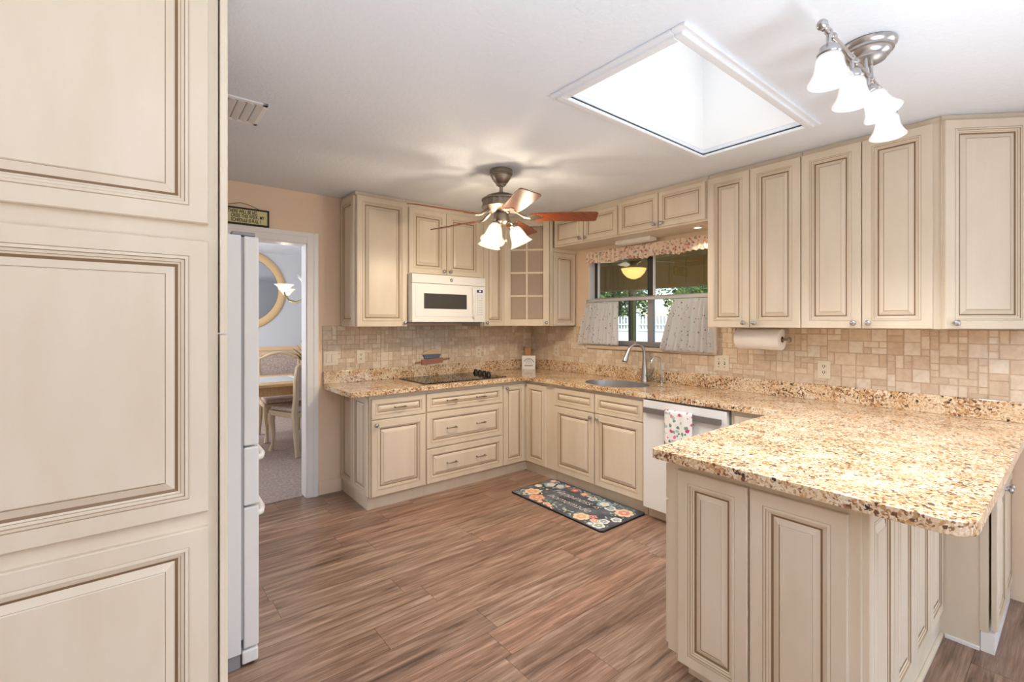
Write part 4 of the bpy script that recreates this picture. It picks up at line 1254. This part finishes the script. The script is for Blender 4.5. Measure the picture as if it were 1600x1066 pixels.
for q, ln in ((V((-.02, -.03, 0)), .13), (V((.025, -.02, 0)), .10)):
    c = FC + q
    b = MB(); b.tube([(c.x, c.y, 2.10), (c.x, c.y, 2.10 - ln)], .0014, Pw, 5); b.lathe((c.x, c.y, 2.10 - ln), (0, 0, -1), [(0, 0), (.004, .003), (.006, .016), (.003, .026), (0, .028)], M['brass'], 10)
    b.build('pull_chain', t)

# ------------------------------------------------------------------ ceiling bar light, four shades
TX, TY, TZ = -1.345, -3.46, ZC
t = thing('bar_light', (TX, TY, ZC), 'brushed nickel ceiling bar light with four lit white bell shades', 'light')
Nk = M['nickel']
b = MB()
prof = [(0, 0), (.086, 0), (.090, .004), (.088, .014), (.080, .022), (.080, .030), (.072, .032), (.068, .046), (.056, .054), (.056, .060), (.03, .066), (0, .066)]
b.lathe((TX, TY, ZC - .0005), (0, 0, -1), prof, Nk, 36); b.build('canopy', t)
ZBAR = 2.350
for x in (TX - .035, TX + .035):
    b = MB(); b.tube([(x, TY, ZC - .05), (x, TY - .004, ZBAR)], .006, Nk, 8); b.build('stem', t)
b = MB(); b.tube([(-1.83, TY - .005, ZBAR), (-1.05, TY - .005, ZBAR)], .0075, Nk, 12)
for x, s in ((-1.83, -1), (-1.05, 1)):
    b.lathe((x, TY - .005, ZBAR), (s, 0, 0), [(.0075, -.012), (.012, -.01), (.012, -.004), (.008, 0), (.013, .006), (.0165, .014), (.013, .024), (.005, .03), (0, .031)], Nk, 16)
SHX = (-1.785, -1.552, -1.362, -1.102)
for x in SHX:
    b.lathe((x + .03, TY - .005, ZBAR), (1, 0, 0), [(.0075, 0), (.012, .002), (.012, .012), (.0075, .014)], Nk, 14)
    b.lathe((x - .007, TY - .005, ZBAR), (1, 0, 0), [(.0075, 0), (.011, .001), (.011, .013), (.0075, .014)], Nk, 14)
b.build('bar', t)
BELL2 = [(.024, 0), (.034, .003), (.039, .015), (.041, .035), (.046, .055), (.056, .075), (.062, .084), (.0625, .088), (.0605, .088), (.054, .076), (.044, .056), (.039, .035), (.036, .015), (.028, .004)]
for x in SHX:
    o = V((x, TY - .005, ZBAR)); ax = V((.04, -.42, -1)).normalized() if x == SHX[2] else V((-.02, -.03, -1)).normalized()
    b = MB(); b.tube([o, o + V((0, 0, -.052))], .007, Nk, 10)
    b.lathe(o + V((0, 0, -.045)), ax, [(0, 0), (.022, 0), (.026, .004), (.027, .018), (.034, .022), (.034, .027), (.031, .030), (.034, .033), (.034, .038)], Nk, 24); ho = b.build('lamp_holder', t)
    b = MB(); b.lathe(o + V((0, 0, -.045)) + ax * .030, ax, BELL2, M['shade_cool'], 32); b.build('lamp_shade', ho)
    lamp('SPOT', 'bar_lamp', o + V((0, 0, -.045)) + ax * .095, 21, (1, .97, .92), (0, math.radians(5), 0), spot_size=math.radians(135), spot_blend=.6, shadow_soft_size=.03)
    lamp('POINT', 'bar_lamp_glow', o + V((0, 0, -.045)) + ax * .085, .7, (1, .97, .92), shadow_soft_size=.02)

# ceiling vent
t = thing('ceiling_vent', (-3.18, -1.36, ZC), 'white slatted air vent in the ceiling by the pantry', 'vent')
vx0, vx1, vy0, vy1 = -3.36, -3.005, -1.50, -1.205
b = MB()
for a0, a1, c0, c1 in ((vx0, vx1, vy0, vy0 + .025), (vx0, vx1, vy1 - .025, vy1), (vx0, vx0 + .025, vy0, vy1), (vx1 - .025, vx1, vy0, vy1)):
    b.box((a0, c0, ZC - .008), (a1, c1, ZC - .0005), M['white'])
b.build('frame', t, .002)
b = MB(); b.box((vx0 + .02, vy0 + .02, ZC - .002), (vx1 - .02, vy1 - .02, ZC - .0008), M['gasket']); b.build('backing', t)
b = MB()
for i in range(8):
    x = vx0 + .04 + i * .0385
    b.add([(x, vy0 + .022, ZC - .003), (x + .026, vy0 + .022, ZC - .014), (x + .026, vy1 - .022, ZC - .014), (x, vy1 - .022, ZC - .003),
           (x + .002, vy0 + .022, ZC - .002), (x + .028, vy0 + .022, ZC - .013), (x + .028, vy1 - .022, ZC - .013), (x + .002, vy1 - .022, ZC - .002)],
          [(0, 3, 2, 1), (4, 5, 6, 7), (0, 1, 5, 4), (1, 2, 6, 5), (2, 3, 7, 6), (3, 0, 4, 7)], M['white'])
b.build('slat', t)

# ------------------------------------------------------------------ dining room beyond the doorway
DY = 4.45
b = MB(); b.box((XW, .06, -.05), (.15, DY, .004), M['carpet']); structure(b.build('floor_dining'))
wallbox('wall_dining', [((XW, DY, 0), (.15, DY + .1, 2.7))], M['dining_wall'])
wallbox('wall_dining_right', [((.05, .12, 0), (.15, DY, 2.7))], M['dining_wall'])
b = MB(); b.box((XW, .1202, 0), (DX0 - .0, .128, 2.55), M['dining_wall']); b.box((DX0, .1202, DZ), (DX1, .128, 2.55), M['dining_wall']); b.box((DX1, .1202, 0), (.05, .128, 2.55), M['dining_wall']); structure(b.build('wall_dining_front'))
b = MB(); b.box((XW, .13, 2.55), (.05, DY, 2.6), M['ceil']); structure(b.build('ceiling_dining'))
b = MB(); rail = mat('peach_rail_paint', (226, 196, 160), .5)
b.box((XW, DY - .03, .965), (.05, DY, 1.03), rail); b.box((XW, DY - .012, .05), (.05, DY, .965), rail)
for i in range(7):
    x = -4.4 + i * .62
    b.box((x, DY - .022, .25), (x + .5, DY - .012, .28), rail); b.box((x, DY - .022, .86), (x + .5, DY - .012, .89), rail)
    b.box((x, DY - .022, .25), (x + .03, DY - .012, .89), rail); b.box((x + .47, DY - .022, .25), (x + .5, DY - .012, .89), rail)
structure(b.build('trim_3', bevel=.004))
# round mirror
t = thing('round_mirror', (-2.22, DY, 1.32), 'large round mirror in a peach gold frame on the dining room wall', 'mirror')
b = MB(); b.lathe((-2.20, DY - .002, 1.95), (0, -1, 0), [(.535, 0), (.65, 0), (.655, .010), (.64, .020), (.60, .022), (.56, .017), (.545, .012), (.535, .012)], M['mirror_frame'], 56); b.build('frame', t)
b = MB(); b.lathe((-2.20, DY - .004, 1.95), (0, -1, 0), [(.548, 0), (.548, .004), (.5, .008), (0, .008)], M['mirror'], 56); b.build('glass', t)
# table
t = thing('dining_table', (-2.45, 1.93, 0), 'honey oak dining table with reeded apron in the room beyond the doorway', 'table')
b = MB(); b.box((-3.5, 1.42, .735), (-1.55, 2.42, .77), M['table_wood']); b.build('tabletop', t, .008)
b = MB(); b.box((-3.42, 1.50, .635), (-1.63, 2.34, .734), M['table_wood'])
for i in range(44):
    x = -3.40 + i * .04; b.tube([(x, 1.499, .645), (x, 1.499, .725)], .012, M['table_wood'], 6)
b.build('apron', t)
for x in (-3.34, -1.71):
    for y in (1.58, 2.26):
        b = MB(); b.lathe((x, y, .004), (0, 0, 1), [(0, 0), (.03, 0), (.025, .08), (.03, .3), (.045, .55), (.045, .64)], M['table_wood'], 16); b.build('leg', t)
b = MB(); b.box((-3.0, 1.60, .7705), (-2.02, 2.18, .775), M['white']); b.box((-2.95, 1.64, .775), (-2.07, 2.14, .777), mat('grey_runner_weave', (196, 192, 190), .9))
tag(b.build('table_runner'), 'white runner laid along the oak dining table', 'table runner')
# dining chairs: built facing +y, origin between the legs
def dining_chair(label):
    t = thing('dining_chair', (0, 0, 0), label, 'chair', 'dining chairs at the oak table')
    Wd = M['chair_wood']; Fb = M['chair_fabric']
    b = MB()
    pr = [(-.24, -.20), (.24, -.20), (.27, .24), (.0, .27), (-.27, .24)]
    b.prism(pr, .40, .455, Wd); b.build('seat_frame', t, .008)
    b = MB(); b.prism([(x * .93, y * .93) for x, y in pr], .456, .50, Fb); b.build('seat', t, .018)
    for sx in (-1, 1):
        b = MB(); b.tube([(sx * .235, -.27, 0), (sx * .225, -.225, .25), (sx * .22, -.19, .45), (sx * .215, -.21, .62), (sx * .235, -.245, .80), (sx * .23, -.275, .96)], [.024, .029, .033, .031, .030, .027], Wd, 8); b.build('back_post', t)
        b = MB(); b.tube([(sx * .245, .235, 0), (sx * .235, .205, .08), (sx * .235, .20, .2), (sx * .245, .225, .33), (sx * .24, .22, .42)], [.026, .020, .025, .038, .042], Wd, 8); b.build('leg', t)
    k = 12
    top = [(-.23 + .46 * i / k, .955 + .075 * math.sin(PI * i / k) ** 1.2) for i in range(k + 1)]
    b = MB(); b.tube([(x, -.27 - .02 * (z - .95), z) for x, z in top], .020, Wd, 8)
    b.tube([(-.215, -.215, .60), (.215, -.215, .60)], .016, Wd, 8); b.build('back_frame', t)
    b = MB()
    fr_ = []; bk = []
    for i in range(k + 1):
        x = -.215 + .43 * i / k
        zt_ = .955 + .075 * math.sin(PI * i / k) ** 1.2
        for j in range(5):
            z = .605 + (zt_ - .605) * j / 4
            y = -.21 - .06 * ((z - .6) / .4)
            fr_.append((x, y + .012, z)); bk.append((x, y - .012, z))
    nf = len(fr_)
    fs = []
    for i in range(k):
        for j in range(4):
            a = i * 5 + j; fs += [(a, a + 5, a + 6, a + 1), (nf + a, nf + a + 1, nf + a + 6, nf + a + 5)]
    b.add(fr_ + bk, fs, Fb, True); b.build('backrest', t)
    return t
c1 = dining_chair('upholstered dining chair with its back to the kitchen, nearest the doorway')
c1.location = (-2.035, 1.56, .004); c1.rotation_euler = (0, 0, math.radians(17))
c2 = copy_tree(c1); c2['label'] = 'upholstered dining chair on the far side of the oak table under the mirror'
c2.location = (-2.06, 2.33, .004); c2.rotation_euler = (0, 0, math.radians(180))
# dried flower arrangement
t = thing('dried_arrangement', (-1.88, 2.0, .77), 'dried flower arrangement in a cream vase on the dining table', 'plant')
b = MB(); b.lathe((-1.88, 2.0, .7705), (0, 0, 1), [(0, 0), (.05, 0), (.07, .05), (.06, .1), (.04, .13), (.045, .14), (.036, .14), (.03, .12), (0, .11)], M['vase'], 20); b.build('vase', t)
b = MB()
for i in range(46):
    a = random.random() * 2 * PI; r_ = random.uniform(.04, .24); h = random.uniform(.12, .30) * (1 - r_ * 1.2)
    tip = V((-1.88 + r_ * math.cos(a), 2.0 + r_ * math.sin(a), .90 + h))
    b.tube([(-1.88, 2.0, .88), ((-1.88 + tip.x) / 2, (2.0 + tip.y) / 2, .90 + h * .7), tip], [.003, .004, .001], M['dried'], 5)
b.build('stems', t)
b = MB()
for dx, dy, dz in ((-.05, -.05, .30), (.06, -.04, .26), (.02, .05, .33), (-.02, -.09, .22)):
    b.lathe((-1.88 + dx, 2.0 + dy, .87 + dz), (0, 0, 1), [(0, 0), (.022, .01), (.03, .03), (.02, .05), (0, .056)], M['dried'], 10)
b.build('seed_heads', t)
# chandelier
HX, HY = -1.90, 1.95
t = thing('chandelier', (HX, HY, 2.55), 'pale brass chandelier with lit flower-shaped glass shades over the dining table', 'chandelier')
b = MB(); b.lathe((HX, HY, 2.549), (0, 0, -1), [(0, 0), (.06, 0), (.05, .02), (.008, .03), (.008, .55), (.03, .57), (.02, .66), (.035, .72), (.03, .78), (.045, .82), (.02, .88), (0, .9)], M['brass'], 20); b.build('stem', t)
for k in range(3):
    a = math.radians(-38.983 + 264 + 120 * k); D = V((math.cos(a), math.sin(a), 0)); o = V((HX, HY, 0))
    b = MB(); b.tube([o + V((0, 0, 1.77)), o + D * .08 + V((0, 0, 1.70)), o + D * .22 + V((0, 0, 1.665)), o + D * .36 + V((0, 0, 1.68)), o + D * .435 + V((0, 0, 1.73)), o + D * .45 + V((0, 0, 1.765))], .009, M['brass'], 8)
    b.tube([o + V((0, 0, 1.80)), o + D * .05 + V((0, 0, 1.88)), o + D * .12 + V((0, 0, 1.95)), o + D * .19 + V((0, 0, 1.985))], [.006, .009, .007, .002], M['white'], 7)
    ar = b.build('arm', t)
    b = MB(); b.lathe(o + D * .45 + V((0, 0, 1.762)), (0, 0, 1), [(.018, 0), (.035, .008), (.055, .035), (.075, .065), (.10, .085), (.098, .087), (.072, .068), (.052, .038), (.03, .012)], M['shade_warm'], 40,
                     flute=lambda r, h, th, i: (r * (1 + (.08 * math.cos(8 * th) if 3 <= i <= 6 else 0)), h)); b.build('lamp_shade', ar)
    lamp('POINT', 'chandelier_lamp', o + D * .45 + V((0, 0, 1.85)), 2.2, (1, .9, .75), shadow_soft_size=.04)

# ------------------------------------------------------------------ porch and yard outside the window
b = MB(); b.box((.15, -3.9, -.2), (3.5, 8, -.06), M['patio']); structure(b.build('ground_porch'))
b = MB(); b.box((.15, -6, -.3), (24, 30, -.2), M['grass']); structure(b.build('ground_lawn'))
b = MB(); b.box((.151, -3.9, 2.45), (3.6, 8, 2.5), M['porch_ceiling']); structure(b.build('ceiling_porch'))
b = MB(); b.box((3.25, -3.9, 2.02), (3.4, 8, 2.45), M['header'])
for i in range(40): b.box((3.244, -3.9 + i * .3, 2.05), (3.25, -3.893 + i * .3, 2.45), M['post'])
b.box((3.23, -3.9, 2.0), (3.42, 8, 2.035), M['header'])
structure(b.build('beam_porch'))
b = MB(); b.box((3.27, 1.02, -.06), (3.36, 1.075, 2.02), M['post']); b.box((3.27, 1.075, -.06), (3.36, 1.12, 2.02), M['alu_dark']); b.box((3.27, 4.5, -.06), (3.36, 4.6, 2.02), M['post'])
structure(b.build('column_porch'))
PF = V((1.8, -.075, 0))
t = thing('porch_fan', (PF.x, PF.y, 2.45), 'porch ceiling fan with a lit amber bowl seen through the window', 'ceiling fan')
b = MB(); b.lathe((PF.x, PF.y, 2.449), (0, 0, -1), [(0, 0), (.06, 0), (.05, .03), (.015, .05), (.015, .09), (.09, .10), (.10, .13), (.10, .19), (.06, .22), (.05, .25), (0, .25)], M['brass'], 24); b.build('motor_housing', t)
for k in range(5):
    a = math.radians(-20 + 72 * k); D = V((math.cos(a), math.sin(a), 0)); S = V((-math.sin(a), math.cos(a), 0))
    q = [PF + D * r + S * s + V((0, 0, 2.275 + s * .2)) for r, s in ((.1, .03), (.2, .06), (.62, .07), (.64, .03), (.64, -.03), (.62, -.07), (.2, -.06), (.1, -.03))]
    q2 = [p + V((0, 0, .007)) for p in q]
    b = MB(); b.add(q + q2, [tuple(range(8))[::-1], tuple(range(8, 16))] + [(i, (i + 1) % 8, 8 + (i + 1) % 8, 8 + i) for i in range(8)], M['vase']); b.build('blade', t)
b = MB(); b.lathe((PF.x, PF.y, 2.165), (0, 0, -1), [(.168, 0), (.165, .02), (.14, .07), (.09, .12), (.03, .145), (0, .147)], M['shade_amber'], 32); b.build('lamp_bowl', t)
b = MB(); b.lathe((PF.x, PF.y, 2.20), (0, 0, -1), [(0, 0), (.05, 0), (.17, .03), (.172, .038), (.16, .04)], M['brass'], 32); b.build('bowl_ring', t)
lamp('POINT', 'porch_lamp', (PF.x, PF.y, 1.99), 20, (1, .72, .38), shadow_soft_size=.05)
# fence: solid panel, rails and a picketed top
t = thing('picket_fence', (9, 4, -.2), 'white vinyl fence with a picketed top across the yard', 'fence')
b = MB(); b.box((8.98, -2, -.2), (9.02, 14, 1.17), M['fence']); b.build('panel', t)
for z0, z1 in ((1.15, 1.22), (1.34, 1.39)):
    b = MB(); b.box((8.95, -2, z0), (9.05, 14, z1), M['fence']); b.build('rail', t)
b = MB()
for i in range(134):
    y = -2 + i * .12
    b.box((8.98, y, 1.2), (9.02, y + .055, 1.62 if i % 1 == 0 else 1.5), M['fence'])
b.build('picket', t)['kind'] = 'stuff'
for y in (.2, 2.6, 5.0, 7.4, 9.8):
    b = MB(); b.box((8.93, y, -.2), (9.07, y + .13, 1.72), M['fence']); b.build('post', t)
def tree(x, y, h, r, nleaf, label, squash=1.0):
    t = thing('tree', (x, y, -.2), label, 'tree', 'trees beyond the fence')
    b = MB(); b.tube([(x, y, -.2), (x + .05, y, h * .3), (x - .05, y + .06, h * .6)], [.16, .12, .06], M['bark'], 8)
    for i in range(5):
        a = i * 1.26; b.tube([(x, y, h * .4), (x + r * .5 * math.cos(a), y + r * .5 * math.sin(a), h * .62)], [.06, .02], M['bark'], 6)
    b.build('trunk', t)
    b = MB()
    for i in range(nleaf):
        d = V((random.gauss(0, 1), random.gauss(0, 1), random.gauss(0, 1))).normalized() * r * random.random() ** .4
        d.z *= squash
        c = V((x, y, h * .66)) + d
        u = V((random.gauss(0, 1), random.gauss(0, 1), random.gauss(0, 1))).normalized(); vv = u.orthogonal().normalized()
        s = random.uniform(.07, .16)
        b.add([c - u * s, c + vv * s * .5, c + u * s, c - vv * s * .5], [(0, 1, 2, 3)], M['leaf'])
    b.build('crown', t)
tree(11.5, 8.2, 4.0, 1.7, 2600, 'bushy green tree beyond the fence to one side of the porch post')
tree(13.6, 5.6, 3.4, 1.25, 2000, 'smaller green tree beyond the fence seen near the window mullion')
tree(11.2, 3.9, 3.0, 1.1, 1700, 'leafy shrubby tree beyond the fence towards the curtain by the tall cabinets')
tree(15.0, 10.5, 6.0, 2.6, 2600, 'tall tree well behind the other trees beyond the fence', .8)
